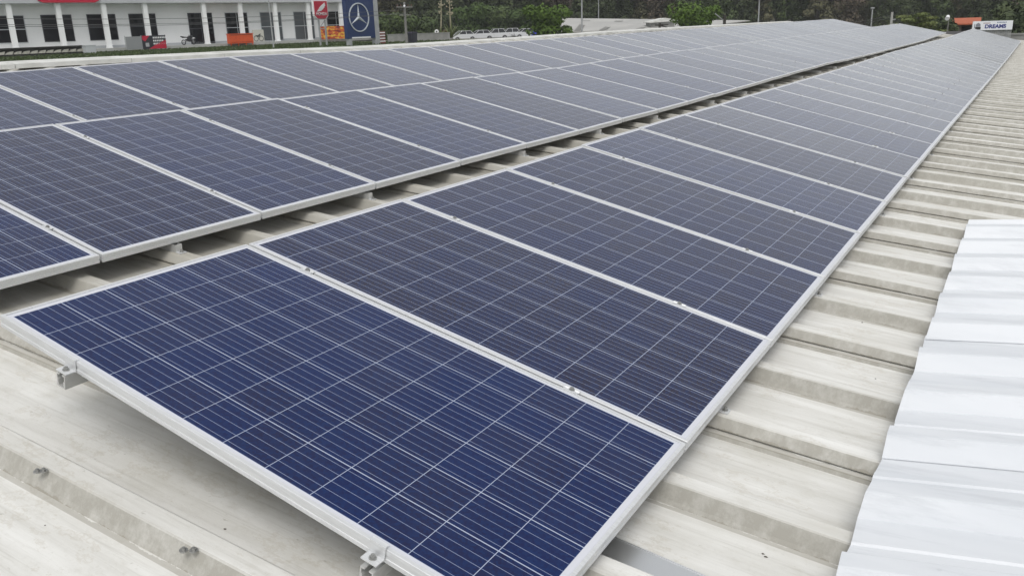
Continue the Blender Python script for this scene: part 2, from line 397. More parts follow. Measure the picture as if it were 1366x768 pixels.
def put_clamp(r, x):
    b = MB(); make_clamp(b); c = b.build('clamp', alu, r, M=Matrix.Translation((x, 0, 0)))
    b = MB(); hexbolt(b, Matrix.Translation((0, (PW + PIT) / 2, .001)), .0075, .008, .0105); b.build('bolt', steel, c)
proto_small = new_panel(); proto = new_panel(); put_clamp(proto, .335); put_clamp(proto, 1.537)
note_kids()
def place_panel(src, X, Z, k, zl, zr, label, group):
    y = k * PIT; a = row(X, y, Z + zl(y)); bb = row(X, y + PW, Z + zl(y + PW)); c = row(X + PL, y, Z + zr(y)); d = row(X + PL, y + PW, Z + zr(y + PW))
    ex_ = ((c - a) + (d - bb)).normalized(); ey = ((bb - a) + (d - c)).normalized(); ez = ex_.cross(ey).normalized(); ey = ez.cross(ex_)
    rx = random.gauss(0, R(.22)); ry = random.gauss(0, R(.12)); ctr = (a + bb + c + d) / 4
    o = copy_tree(src)
    M = Matrix.Identity(4)
    for i in range(3): M[i][0] = ex_[i]; M[i][1] = ey[i]; M[i][2] = ez[i]
    M = M @ Matrix.Rotation(rx, 4, 'X') @ Matrix.Rotation(ry, 4, 'Y')
    org = ctr - (M @ Vector((PL / 2, PW / 2, 0)))
    for i in range(3): M[i][3] = org[i]
    o.matrix_world = M
    tint = TINT.get((group[-9:], k), random.uniform(.25, 1.0))
    for q in bpy.data.objects:
        if q.parent == o and q.name.startswith('glass_laminate'): q.color = (tint, tint, tint, 1)
    return tag(o, label, 'solar panel', group)
TINT = {('-hand row', 0): .12, ('-hand row', 1): .8, ('-hand row', 2): .65, ('-hand row', 3): .75, ('iddle row', 0): .35, ('iddle row', 1): 1.0, ('iddle row', 2): .4, ('iddle row', 3): .9}
ORD = ['first', 'second', 'third', 'fourth', 'fifth', 'sixth', 'seventh', 'eighth', 'ninth', 'tenth', 'eleventh', 'twelfth', 'thirteenth', 'fourteenth', 'fifteenth', 'sixteenth', 'seventeenth', 'eighteenth', 'nineteenth', 'twentieth']
def nth(k): return ORD[k - 1] if k <= 20 else ('thirtieth' if k == 30 else 'fortieth' if k == 40 else 'twenty-' + ORD[k - 21] if k < 30 else 'thirty-' + ORD[k - 31] if k < 40 else 'forty-' + ORD[k - 41])
tabA_l = [(0, 0), (3, -.012), (5.5, .005), (12, .003), (18.5, .035), (24, .027), (29.5, -.008), (36, .026), (41.8, .053)]
tabA_r = [(0, -.005), (3, -.02), (6, -.005), (10, -.02), (16, -.06), (21, -.096), (28, -.113), (42, -.06)]
tabB_l = [(0, 0), (8, -.005), (11, .006), (14, .03), (17.4, .045), (19.5, .018), (22.4, 0), (28, -.011), (34, -.016), (41.2, .069)]
tabB_u = [(2, .008), (4, .003), (7, -.019), (9.2, -.03), (11, 0), (20, .02), (41, .065)]
tabC = [(3, 0), (5.5, .025), (8, 0), (10, -.012), (14, -.01), (25, .02), (41, .079)]
ROWS = [('A', 0, 0, tabA_l, tabA_r, 0, 'blue solar panel, %s from the near end of the row beside the white sheets', 'solar panels in the right-hand row'),
        ('B', -.9676 - PL, -.3945, tabB_u, tabB_l, 0, 'solar panel, %s from the near end of the middle row above the dark gap', 'solar panels in the middle row'),
        ('C', -3.8567 - PL, -.7888, tabC, tabC, 2, 'solar panel, %s from the near end of the far row below the pale ridge', 'solar panels in the far row')]
for (nm, X, Z, tl, tr, k0, lab, grp) in ROWS:
    for k in range(k0, NP):
        lb = lab % nth(k - k0 + 1)
        if nm == 'A' and k == 0: lb = 'large blue solar panel in the foreground, nearest of the row beside the white sheets'
        if k == NP - 1: lb = {'A': 'farthest solar panel of the row beside the white sheets, pale under the billboard', 'B': 'farthest solar panel of the middle row, at its hazy far end', 'C': 'farthest solar panel of the row below the pale ridge'}[nm]
        place_panel(proto if k < 16 else proto_small, X, Z, k, lambda y, t=tl: lerp_tab(t, y), lambda y, t=tr: lerp_tab(t, y), lb, grp)
for src in (proto, proto_small):
    def rm(o):
        for ch in kids.get(o.name, []): rm(ch)
        bpy.data.objects.remove(o)
    rm(src)

# rails below the panels, end clamps at the near end
def rail_section(b, x, z, y0, y1, X, Z):
    sec = [(-.02, -.045), (.02, -.045), (.02, 0), (.0065, 0), (.0065, -.004), (.016, -.004), (.016, -.018), (.012, -.022), (.012, -.041), (-.012, -.041), (-.012, -.022), (-.016, -.018), (-.016, -.004), (-.0065, -.004), (-.0065, 0), (-.02, 0)]
    b.prism(sec, lambda a, c, t: row(X + x + a, t, Z - .0405 + c), y0, y1)
for (nm, X, Z, tl, tr, k0, lab, grp) in ROWS:
    for (x, which) in ((.36, 'upper'), (1.54, 'lower')):
        b = MB(); yy = 0
        for seg in range(7):
            y0 = -.036 + seg * 6.0; y1 = min(y0 + 5.995, NP * PIT)
            rail_section(b, x, 0, y0, y1, X, Z - (0 if nm != 'A' or x < 1 else max(0, -lerp_tab(tabA_r, (y0 + y1) / 2) * .8)))
        o = b.build('mounting_rail', alu_d)
        lb = {'A': 'aluminium rail end %s under the nearest foreground solar panel', 'B': 'aluminium rail running %s beneath the middle row of panels', 'C': 'aluminium rail running %s beneath the far row of panels'}[nm]
        tag(o, lb % ({'upper': 'poking out at left', 'lower': 'poking out at bottom centre'}[which] if nm == 'A' else {'upper': 'along the ridge side', 'lower': 'along the eave side'}[which]), 'rail', 'rails under the panel rows')
for x, lb in ((.36, 'small aluminium end clamp on the left of the foreground panel edge'), (1.54, 'small aluminium end clamp at the bottom of the foreground panel edge')):
    r = empty('end_clamp', frame(row(x, 0, 0), EX, EZ), lb, 'clamp', 'end clamps on the near panel edge')
    b = MB()
    b.prism([(.009, .0008), (.009, .0035), (-.0045, .0035), (-.0045, -.033), (-.034, -.033), (-.034, -.037), (-.001, -.037), (-.001, .0008)], lambda a, c, t: Vector((t, a, c)), -.024, .024)
    b.build('bracket', alu, r)
    b = MB(); hexbolt(b, Matrix.Translation((0, -.018, -.033)), .0065, .009, .010); b.build('bolt', steel, r)

# triangular supports standing on the ribs
sup = [1, 4, 8, 11, 14, 18, 21, 24, 28, 31, 34, 38, 41, 44, 48, 51, 54, 58, 61, 64, 68, 71, 74, 78]
for ri, (nm, X, Z, tl, tr, k0, lab, grp) in enumerate(ROWS):
    s_low = (row(X + PL, 0, Z) - RO).dot(RS) - (.045 if nm == 'A' else 0)
    protos = None
    for q, kk in enumerate(sup):
        y = RIB0 + kk * RP + .063; u0 = .058 if kk % 2 == 0 else .064
        if protos is None:
            r = empty('panel_support'); 
            b = MB(); b.box(-1.78, .022, -.020, -.016, 0, .040); b.box(-1.78, .022, .016, .020, 0, .040); b.box(-1.78, .022, -.016, .016, 0, .004); b.box(.016, .022, -.016, .016, .004, .040)
            b.build('base_channel', alu_d, r)
            b = MB(); b.box(-1.64, -1.60, -.018, .018, .005, .236); b.build('rear_post', alu_d, r)
            b = MB(); b.box(.0225, .058, -.02, .02, .0, .005); f_ = b.build('foot_plate', alu, r)
            b = MB(); hexbolt(b, Matrix.Translation((.042, 0, .005)), .007, .012, .011); b.build('bolt', steel, f_)
            protos = r; note_kids()
        else: r = copy_tree(protos)
        r.matrix_world = frame(roof(s_low, y, u0 + sag(s_low, y)), RS, RN)
        tag(r, ['%s short aluminium foot along the outer edge of the panel row beside the white sheets', '%s aluminium foot in the dark gap under the middle row of panels', '%s aluminium foot under the far panel row below the ridge'][ri] % nth(q + 1), 'support', ['supports under the right-hand row', 'supports in the gap under the middle row', 'supports under the far row'][ri])

# ------------------------------------------------------------------ white metal sheets at the right
yaw = R(10); fi = R(16)
d = EX * (math.cos(fi) * math.cos(yaw)) + Vector((0, math.cos(fi) * math.sin(yaw), 0)) + EZ * math.sin(fi)
WP = .40; nrm0 = RN
def ws_point(t, v_, u): return roof(.53, v_, .082) + d * t + (RN * .9 + EZ * .1) * u
labs = ['white corrugated metal sheet at the bottom right corner, lapping the cement roof', 'second white metal sheet up from the bottom right corner', 'third white metal sheet, in the middle of the white strip at right', 'white metal sheet at the far end of the white strip at right']
edges = [(-1.62, .19), (.18, 1.40), (1.385, 2.60), (2.585, 5.01)]
for i, (a, bb) in enumerate(edges):
    b = MB(); pts = []; k = math.floor(a / WP) - 1
    while k * WP < bb + WP:
        y = k * WP + .19
        pts += [(y, 0), (y + .040, .064), (y + .048, .067), (y + .112, .067), (y + .118, .064), (y + .145, 0), (y + .255, 0), (y + .262, .006), (y + .290, .006), (y + .297, 0)]
        k += 1
    pp = []
    for (y, u), (y2, u2) in zip(pts, pts[1:]):
        if a <= y <= bb: pp.append((y, u))
        for e in (a, bb):
            if y < e < y2: pp.append((e, u + (u2 - u) * (e - y) / (y2 - y)))
    pp.sort(); lift = .003 * i
    q = len(pp)
    L0 = 3.2
    vs_ = []
    for (t, th) in ((0, 0), (L0, 0), (0, -.0012), (L0, -.0012)):
        for (y, u) in pp:
            jag = .004 * math.sin(y * 23.1 + i) if t == 0 else 0
            vs_.append(ws_point(t + jag, y, u + lift + th))
    fs = [(j, j + 1, q + j + 1, q + j) for j in range(q - 1)] + [(2 * q + j, 3 * q + j, 3 * q + j + 1, 2 * q + j + 1) for j in range(q - 1)]
    fs += [(j, 2 * q + j, 2 * q + j + 1, j + 1) for j in range(q - 1)] + [(q + j, q + j + 1, 3 * q + j + 1, 3 * q + j) for j in range(q - 1)]
    fs += [(0, q, 3 * q, 2 * q), (q - 1, 3 * q - 1, 4 * q - 1, 2 * q - 1)]
    b.add(vs_, fs); tag(b.build('metal_roof_sheet', whitesheet), labs[i], 'roof sheet', 'white metal sheets at the right')
# bright offcut of metal lying under the foreground panel corner
P = on_plane(868, 757, roof(0, 0, .01), RN); M = frame(P, (RS * .93 + Vector((0, -.05, 0))), RN)
b = MB(); b.box(-.16, .30, -.055, .055, 0, .002); b.box(-.16, .30, -.057, -.055, 0, .012); b.box(-.16, .30, .055, .057, 0, .006)
tag(b.build('metal_strip', mat('bright_bare_metal', (.74, .75, .76), .28, .85), M=M), 'bright bare metal strip lying below the corner of the foreground panel', 'metal strip')


# ================================================================== beyond the roof
UP = Vector((0, 0, 1))
def gpt(px, D):                                               # ground point below a photo column
    d = ray(px, 40); P = CAM + d * D; P.z = ground_z(P.x, P.y); return P
def zat(px, py, D): return at(px, py, D).z
# ---- showroom across the street
FD = Vector((.1974, .9803, 0)); FN = Vector((.9803, -.1974, 0))
P0 = CAM + ray(50, 73) * 103; P0.z = -.62
SM = frame(P0, FD); SI = SM.inverted()
def fac(px, py, y): return SI @ on_plane(px, py, P0 - FN * y, FN)
sh = empty('showroom', SM, 'long white showroom with square pillars and tall dark windows behind the lawn', 'building')
ze = fac(50, 5, 0).z; zs = .34
cols = [fac(c, 38, 0).x for c in (16, 81.5, 142, 197, 274.5, 323, 369, 413, 456)]
cols = [2 * cols[0] - cols[1]] + cols
xa, xb = cols[0] - 4, cols[-1] + 5
b = MB(); b.box(xa, xb, 1.5, 1.9, zs, ze + 2.6); b.box(xa, xa + .4, 1.9, 22, zs, ze + 2.6); b.box(xb - .4, xb, 1.9, 22, zs, ze + 2.6); b.box(xa, xb, 22, 22.4, zs, ze + 2.6)
b.build('wall', white_paint, sh)
b = MB(); b.box(xa - .4, xb + .4, -.40, 1.497, ze, ze + 2.9); b.build('fascia', grey_paint, sh)
b = MB(); b.box(xa, xb, 1.905, 21.995, ze + 2.2, ze + 2.5); b.build('roof', concrete, sh)
b = MB(); b.box(xa - .4, xb + .4, -2.0, 22.4, zs - .30, zs - .002); b.build('terrace', noisy('pale_terrace', (.46, .46, .45), (.38, .38, .37), 1.2, .85), sh)
b = MB(); b.box(xa - .2, xb + .2, -1.6, 22.2, -.3, zs - .302); b.build('plinth', dark, sh)  # black colour paints in the shade under the terrace overhang
b = MB(); b.box(xa, xb, 1.46, 1.498, zs, zs + .28); b.build('skirting', grey_paint, sh)
for i, c in enumerate(cols):
    hw = .24
    b = MB(); b.box(c - hw, c + hw, -.2, .2, zs, ze - .002); b.box(c - hw - .05, c + hw + .05, -.25, .25, zs, zs + .12); b.build('pillar', white_paint, sh)
    zt = fac(78, 20, 1.5).z; zb = fac(78, 56, 1.5).z if i < 5 else zs + .05
    l, r_ = c - 1.55 + .25, c + 1.55 + .25
    fr = MB()
    for (x0, x1, z0, z1) in ((l, l + .07, zb, zt), (r_ - .07, r_, zb, zt), (l, r_, zt - .07, zt), (l, r_, zb, zb + .07), (l, r_, (zb + zt) / 2 - .06, (zb + zt) / 2 + .03), ((l + r_) / 2 - .03, (l + r_) / 2 + .03, zb, zt)):
        e = .003 if x1 - x0 > .5 else 0
        fr.box(x0 + e, x1 - e, 1.44 + e, 1.499, z0, z1)
    wn = fr.build('window' if i < 5 else 'glass_door', grey_paint if i >= 6 else mat('dark_frame', (.05, .05, .06), .5) if i != 1 else grey_paint, sh)
    b = MB(); b.box(l + .02, r_ - .02, 1.46, 1.495, zb + .02, zt - .02); b.build('pane', grey_glass if i in (7, 8) else dark_glass, wn)
# red name board on the fascia (its lettering lies above the photo's edge)
x0, x1 = fac(51, 3, -.9).x, fac(136, 3, -.9).x; z0 = fac(90, 3.6, -.9).z
b = MB(); rr = .6
b.prism([(x0, z0 + 1.6), (x0, z0 + rr), (x0 + rr * .3, z0 + rr * .3), (x0 + rr, z0), (x1 - rr, z0), (x1 - rr * .3, z0 + rr * .3), (x1, z0 + rr), (x1, z0 + 1.6)], lambda a, c, t: Vector((a, t, c)), -.56, -.403)
b.build('name_board', red, sh)

# ---- lawn, parking, road
def sheet(name, pts, m_, kind='structure'):
    b = MB(); b.add(pts, [tuple(range(len(pts)))]); return tag(b.build(name, m_), kind=kind)
def fpt(x, y, z=0): return SM @ Vector((x, y, z))
sheet('lawn', [fpt(-40, -40, .012), fpt(34, -40, .012), fpt(34, 0, .012), fpt(-40, 0, .012)], grass_m)
b = MB(); rg = random.Random(3)
for i in range(9000):
    x = rg.uniform(-22, 33); y = rg.uniform(-30, -2.1); P = fpt(x, y, .012); h = rg.uniform(.05, .16); a = rg.uniform(0, 6.28); q = Vector((math.cos(a), math.sin(a), 0)) * .10
    b.add([P - q, P + q, P + q * .3 + Vector((rg.uniform(-.06, .06), rg.uniform(-.06, .06), h))], [(0, 1, 2)])
tag(b.build('grass', grass_m), kind='stuff')
sheet('parking_lot', [(-120, 111, -1.362), (-56, 111, -1.362), (-56, 150, -1.362), (-120, 150, -1.362)], asph)

# ---- things on the lawn and terrace, left to right
def stand(px, D, dirv=FD, dz=0):
    P = gpt(px, D); P.z += dz; return frame(P, dirv)
# low dark barrier with pale blocks
Pa, Pb = gpt(-12, 92), gpt(106, 97); Pa.z = Pb.z = -.6
r = empty('low_barrier', frame(Pa, Pb - Pa), 'low dark barrier with a row of pale blocks at the left edge, before the showroom', 'barrier')
Lb = (Pb - Pa).length; b = MB(); b.box(0, Lb, -.15, .25, 0, .12); b.box(0, Lb, .1, .25, .12, .78); b.box(0, Lb, -.15, .1, .66, .78)
b.build('rail', mat('dark_barrier_paint', (.035, .033, .03), .7), r)
for i in range(11):
    x = (i + .5) * Lb / 11; b = MB()
    b.prism([(x - .42, .2), (x + .30, .2), (x + .42, .48), (x - .1, .42)], lambda a, c, t: Vector((a, t, c)), -.10, .095); b.build('pale_block', noisy('pale_stone', (.62, .60, .54), (.45, .43, .38), 4), r)
M = stand(115, 96); b = MB(); b.box(-.5, .5, -.3, .3, 0, .72); b.box(-.54, .54, -.34, .34, .723, .79); b.box(-.44, .44, -.315, -.302, .08, .66)
tag(b.build('utility_box', grey_paint, M=M), 'small light grey utility box at the end of the low dark barrier', 'box')
# banner fence
D = 99
Pa, Pb = on_plane(168, 60, P0 + FN * 3.2, FN), on_plane(222, 60, P0 + FN * 3.2, FN)
Pa.z = Pb.z = -.61; r = empty('banner_fence', frame(Pa, Pb - Pa), 'grey fence panel with a black and red printed banner on the lawn before the showroom', 'banner')
Lb = (Pb - Pa).length; zt_ = 1.45; xg = Lb * .40
b = MB(); b.box(.05, xg, -.02, .02, .15, zt_); b.build('grey_panel', mat('grey_sheet', (.26, .27, .28), .6), r)
bn = MB(); bn.box(xg + .004, Lb, -.02, .02, .1, zt_ + .05)
bo = bn.build('banner', mat('banner_black', (.022, .024, .032), .55), r)
b = MB()
b.prism([(xg + .05, zt_ + .04), (xg + .9, zt_ + .04), (xg + .35, zt_ - .55), (xg + .05, zt_ - .35)], lambda a, c, t: Vector((a, t, c)), -.027, -.0235)
b.prism([(Lb - .02, .12), (Lb - 2.0, .12), (Lb - 1.2, .55), (Lb - .02, 1.0)], lambda a, c, t: Vector((a, t, c)), -.027, -.0235)
b.build('red_corner', red, bo)
b = MB()
for zz, wd in ((1.18, 1.5), (.86, 1.1), (.55, 1.6)):
    x = xg + 1.25
    while x < xg + 1.25 + wd: b.box(x, x + .13, -.027, -.0235, zz, zz + .17); x += .2
b.build('lettering', white_sign, bo)
b = MB(); b.box(xg + .35, xg + .75, -.028, -.0235, .35, .75); b.build('pale_figure', mat('pale_grey_print', (.4, .4, .42), .6), bo)
for x in (0, xg, Lb):
    b = MB(); b.tube((x, .06, 0), (x, .06, zt_ + .1), .04); b.build('post', pole_grey, r)
# motorcycle
def motorcycle(M, label, body):
    r = empty('motorcycle', M, label, 'motorcycle')
    for x, rad in ((-.68, .31), (.70, .32)):
        b = MB(); n = 18
        for i in range(n):
            a0, a1 = 2 * math.pi * i / n, 2 * math.pi * (i + 1) / n
            p = lambda a: (x + math.cos(a) * (rad - .05), 0, rad + math.sin(a) * (rad - .05)); b.tube(p(a0), p(a1), .055, n=6)
        wh_ = b.build('wheel', black, r); b = MB(); b.tube((x, -.05, rad), (x, .05, rad), .07)
        for i in range(6): b.tube((x, 0, rad), (x + math.cos(i * 1.047) * (rad - .08), 0, rad + math.sin(i * 1.047) * (rad - .08)), .014, n=5)
        b.build('rim', rim_m, wh_)
    b = MB(); b.prism([(-.30, .35), (.32, .33), (.38, .62), (.10, .74), (-.35, .62)], lambda a, c, t: Vector((a, t, c)), -.13, .13); b.build('engine', mat('engine_dark', (.05, .05, .055), .4, .5), r)
    b = MB(); b.prism([(-.05, .70), (.42, .66), (.52, .92), (.20, 1.03), (-.02, .86)], lambda a, c, t: Vector((a, t, c)), -.14, .14); b.build('fuel_tank', body, r)
    b = MB(); b.prism([(-.95, .92), (-.70, .78), (-.03, .80), (-.03, .88), (-.55, .92), (-.98, 1.0)], lambda a, c, t: Vector((a, t, c)), -.12, .12); b.build('seat', black, r)
    b = MB(); b.prism([(.55, .60), (.85, .72), (1.0, .70), (.80, .80), (.55, .85)], lambda a, c, t: Vector((a, t, c)), -.07, .07); b.build('front_mudguard', white_sign, r)
    for y in (-.09, .09):
        b = MB(); b.tube((.70, y, .32), (.48, y, 1.02), .03); b.build('fork', pole_grey, r)
    b = MB(); b.tube((.40, -.36, 1.10), (.46, 0, 1.06), .018); b.tube((.46, 0, 1.06), (.40, .36, 1.10), .018); b.build('handlebar', black, r)
    b = MB(); b.tube((.52, 0, .96), (.62, 0, .95), .09, .10, 12); b.build('headlight', car_glass, r)
    b = MB(); b.tube((-.15, -.17, .36), (-.9, -.17, .55), .04, .06); b.build('exhaust', rim_m, r)
    return r
P = on_plane(252, 59, P0 + FN * .9, FN); P.z = -.62 + zs
motorcycle(frame(P, FD * .96 - FN * .2), 'black and white motorcycle standing on the terrace beside a dark glass door', mat('bike_dark', (.03, .03, .035), .3))
# orange stand
Pa, Pb = on_plane(305.5, 58, P0 + FN * 2.6, FN), on_plane(336.5, 58, P0 + FN * 2.6, FN); Pa.z = Pb.z = -.61; Lb = (Pb - Pa).length
r = empty('orange_stand', frame(Pa, Pb - Pa), 'bright orange display stand on the lawn in front of the showroom', 'stand')
b = MB(); b.box(0, Lb, -.35, -.3, .3, 1.35); b.box(0, .05, -.295, .35, .3, 1.35); b.box(Lb - .05, Lb, -.295, .35, .3, 1.35); b.box(.055, Lb - .055, -.295, .35, .3, .37); b.build('panel', orange, r)
b = MB(); b.box(-.06, Lb + .06, -.4, .4, 1.353, 1.42); b.build('top_board', orange, r)
b = MB(); b.box(.15, Lb - .15, -.36, -.352, 1.22, 1.30); b.box(.15, Lb - .15, -.36, -.352, .42, .47); b.build('dark_stripe', mat('orange_dark', (.30, .045, .012), .6), r)
for x in (.1, Lb * .35, Lb * .68, Lb - .1):
    b = MB(); b.box(x - .04, x + .04, -.32, -.24, 0, .299); b.build('leg', orange, r)
# board with a bicycle-like motorbike picture
Pa, Pb = on_plane(338, 57, P0 + FN * .7, FN), on_plane(353, 57, P0 + FN * .7, FN); Pa.z = Pb.z = -.62 + zs; Lb = (Pb - Pa).length
r = empty('poster_board', frame(Pa, Pb - Pa), 'pale board with a picture of a motorbike beside the orange stand', 'poster')
b = MB(); b.box(0, Lb, -.03, .03, .05, 1.45); b.build('board', mat('cream_board', (.55, .54, .48), .6), r)
b = MB()
for x in (Lb * .27, Lb * .73):
    n = 14; p = lambda a: (x + math.cos(a) * .30, -.035, .42 + math.sin(a) * .30)
    for i in range(n): b.tube(p(2 * math.pi * i / n), p(2 * math.pi * (i + 1) / n), .04, n=5)
b.prism([(Lb * .2, .85), (Lb * .45, .6), (Lb * .62, .62), (Lb * .72, 1.0), (Lb * .6, .95), (Lb * .45, .8)], lambda a, c, t: Vector((a, t, c)), -.045, -.031)
b.build('picture', mat('dark_print', (.08, .085, .08), .7), r)
# colourful banner fence
Pa, Pb = on_plane(429, 53, P0 + FN * 2.8, FN), on_plane(464, 53, P0 + FN * 2.8, FN); Pa.z = Pb.z = -.61; Lb = (Pb - Pa).length
r = empty('printed_banner', frame(Pa, Pb - Pa), 'orange, yellow and red printed banner on the lawn behind the winged sign', 'banner')
km = mat('swirling_print', (.6, .12, .02), .6); gk = N(km); nz = gk.noise(gk.coord((1, 1, 2.6)), 1.3, 3)
c_ = gk.mix(gk.ramp(nz, .40, .48), (.22, .03, .03), (.62, .11, .025)); c_ = gk.mix(gk.ramp(nz, .52, .58), c_, (.75, .50, .06)); c_ = gk.mix(gk.ramp(nz, .66, .72), c_, (.7, .55, .5)); gk.l(c_, gk.b.inputs['Base Color'])
b = MB(); b.box(0, Lb, -.02, .02, .35, 1.95); b.build('banner', km, r)
for x in (-.05, Lb / 2, Lb + .05):
    b = MB(); b.tube((x, .07, 0), (x, .07, 2.0), .035); b.build('post', pole_grey, r)

# ---- red pylon with a white wing
YD = Vector((0.05, 1, 0)).normalized()
D = 90; P = gpt(431, D); M = frame(P, YD); MI = M.inverted()
def loc(px, py): q = MI @ on_plane(px, py, P, M.to_3x3() @ Vector((0, 1, 0))); return q.x, q.z
r = empty('wing_sign', M, 'red sign with a white wing emblem on two thin posts', 'sign')
x0 = loc(418.5, 14)[0]; x1 = loc(435.5, 14)[0]; zt_ = loc(427, 2)[1]; zb = loc(427, 25.5)[1]; zc = loc(427, 21)[1]; wd = x1 - x0
b = MB(); b.prism([(x0, zt_), (x0, zc), (x0 + wd * .22, zb), (x1 - wd * .22, zb), (x1, zc), (x1, zt_)], lambda a, c, t: Vector((a, t, c)), -.14, .14); bd = b.build('sign_board', red, r)
b = MB(); e = .10; b.prism([(x0 - e, zt_ + e), (x0 - e, zc - e * .4), (x0 + wd * .22 - e * .5, zb - e), (x1 - wd * .22 + e * .5, zb - e), (x1 + e, zc - e * .4), (x1 + e, zt_ + e)], lambda a, c, t: Vector((a, t, c)), -.10, .10); b.build('border', white_sign, bd)
hh = zt_ - zc
wing = [[(.80, .90), (.84, .66), (.62, .52), (.34, .46), (.50, .64)], [(.78, .62), (.76, .50), (.52, .38), (.26, .36), (.42, .48)], [(.70, .46), (.64, .36), (.44, .27), (.18, .26), (.32, .36)], [(.58, .33), (.52, .25), (.34, .19), (.12, .18), (.24, .255)]]
b = MB()
for poly in wing: b.prism([(x0 + wd * a, zc + hh * (c * .86 + .12)) for a, c in poly], lambda a, c, t: Vector((a, t, c)), -.165, -.141)
b.build('wing_emblem', white_sign, bd)
text_mesh('HONDA', wd * .23, white_sign, bd, 'lettering', Matrix.Translation((x0 + wd / 2, -.15, zc + hh * .015)) @ Matrix.Rotation(R(90), 4, 'X'), .008, .004)
for fx in (.30, .80):
    b = MB(); x = x0 + wd * fx; b.box(x - .07, x + .07, -.07, .07, 0, zb - .0); b.build('post', pole_grey, r)
b = MB(); xl, xr = x0 + wd * .30 + .072, x0 + wd * .80 - .072
b.box(xl, xr, -.03, .03, zb * .62, zb * .62 + .08); b.tube((xl, 0, zb * .68), (xr, 0, zb * .92), .035, n=6); b.build('brace', pole_grey, r)

# ---- tall blue pylon with a ringed three pointed star
D = 86; P = gpt(480, D); M = frame(P, YD); MI = M.inverted()
r = empty('star_sign', M, 'tall dark blue sign panel with a silver ringed three-pointed star', 'sign')
x0 = loc(460.5, 30)[0]; x1 = loc(498, 30)[0]; zb = loc(480, 51.5)[1]; zt_ = zb + 6.3
b = MB(); b.box(x0, x1, -.22, .22, zb, zt_); bd = b.build('sign_panel', navy, r)
cx, cz = loc(476.3, 23.6); ra = (loc(489.6, 23)[0] - loc(463, 23)[0]) / 2; rb_ = (loc(476, 4.3)[1] - loc(476, 43)[1]) / 2
silver = mat('silver_star', (.62, .66, .70), .35, .3)
b = MB(); n = 48
for i in range(n):
    a0, a1 = 2 * math.pi * i / n, 2 * math.pi * (i + 1) / n; q = lambda a, k: Vector((cx + math.cos(a) * ra * k, 0, cz + math.sin(a) * rb_ * k))
    vs_ = [q(a0, .93) + Vector((0, -.30, 0)), q(a1, .93) + Vector((0, -.30, 0)), q(a1, 1) + Vector((0, -.30, 0)), q(a0, 1) + Vector((0, -.30, 0))]
    vs_ += [v + Vector((0, .075, 0)) for v in vs_]
    b.add(vs_, [(0, 1, 2, 3), (7, 6, 5, 4), (0, 4, 5, 1), (2, 6, 7, 3)])
b.build('ring', silver, bd)
b = MB()
for i in range(3):
    a = math.pi / 2 + i * 2 * math.pi / 3; q = lambda t, k: Vector((cx + math.cos(t) * ra * k, -.223, cz + math.sin(t) * rb_ * k))
    tip, l_, r2, ctr = q(a, .95), q(a + math.pi / 3, .13), q(a - math.pi / 3, .13), Vector((cx, -.33, cz))
    b.add([tip, l_, ctr, r2], [(0, 1, 2), (0, 2, 3)])
b.build('star', silver, bd)
b = MB(); b.box(x0 + .5, x0 + 3.0, -.30, -.222, zb + .02, zb + .14); b.build('light_bar', white_sign, bd)
for px, wdt in ((466, .19), (502, .30)):
    x = loc(px, 56)[0]; b = MB(); b.box(x - wdt, x + wdt, -.2 if px < 480 else -.24, .2 if px < 480 else .24, -.3, zb - .003 if px < 480 else zt_ + .3); b.build('post', pole_grey, r)

# ---- poles, lamps and wires
def pole(name, px, py0, py1, D, rad, label, cat, mt=pole_grey, extra=None, group=None):
    P = gpt(px, D); zt_ = zat(px, py0, D); r = empty(name, frame(P, YD), label, cat, group)
    b = MB(); b.tube((0, 0, -.3), (0, 0, zt_ - P.z), rad, rad * .7, 10); b.build('shaft', mt, r)
    if extra: extra(r, zt_ - P.z)
    return r
def cross(r, h):
    b = MB(); b.box(-1.1, 1.1, -.06, .06, h - .5, h - .38); b.box(-.7, .7, -.06, .06, h - 1.2, h - 1.1); b.build('crossarm', wood_pole, r)
    for x in (-1, -.5, .5, 1):
        b = MB(); b.tube((x, 0, h - .38), (x, 0, h - .2), .05, .035); b.build('insulator', mat('brown_insulator', (.12, .06, .04), .3), r)
def lamparm(L_=2.6, up=.35):
    def f(r, h):
        b = MB(); b.tube((0, 0, h - .3), (-L_ * .7, -L_ * .6, h - .3 - up), .06); b.build('arm', pole_grey, r)
        b = MB(); b.tube((-L_ * .7, -L_ * .6, h - .3 - up), (-L_ * .9, -L_ * .77, h - .36 - up), .10, .06); b.build('lamp_head', white_sign, r)
    return f
def both(r, h): cross(r, h); lamparm(4.2, .15)(r, h)
pole('utility_pole', 541.5, 3, 55, 84, .15, 'concrete utility pole with crossarms and a long lamp arm, right of the blue sign', 'pole', wood_pole, both)
pole('flag_pole', 362.5, -6, 66, 88, .07, 'thin grey pole on the lawn in front of the grey glass doors', 'pole')
pole('lamp_post', 776.3, -8, 44, 95, .10, 'tall thin grey pole in front of the white shed roof', 'pole', pole_grey, lamparm(1.4, -.1))
pole('lamp_post', 798.5, -4, 14, 150, .09, 'faint thin pole among the trees above the white shed', 'pole', pole_grey, lamparm(1.4, -.1))
pole('lamp_post', 1011, -4, 30, 100, .09, 'tall thin grey pole rising behind the far end of the pale ridge', 'pole', pole_grey, lamparm(1.4, -.1))
def tee(r, h):
    b = MB(); b.box(-.55, .55, -.05, .05, h - .12, h - .02); b.build('crossarm', pole_grey, r)
pole('lamp_post', 1161.5, 10, 36, 85, .07, 'thin grey pole with a short T-shaped top beyond the middle panel row', 'pole', pole_grey, tee)
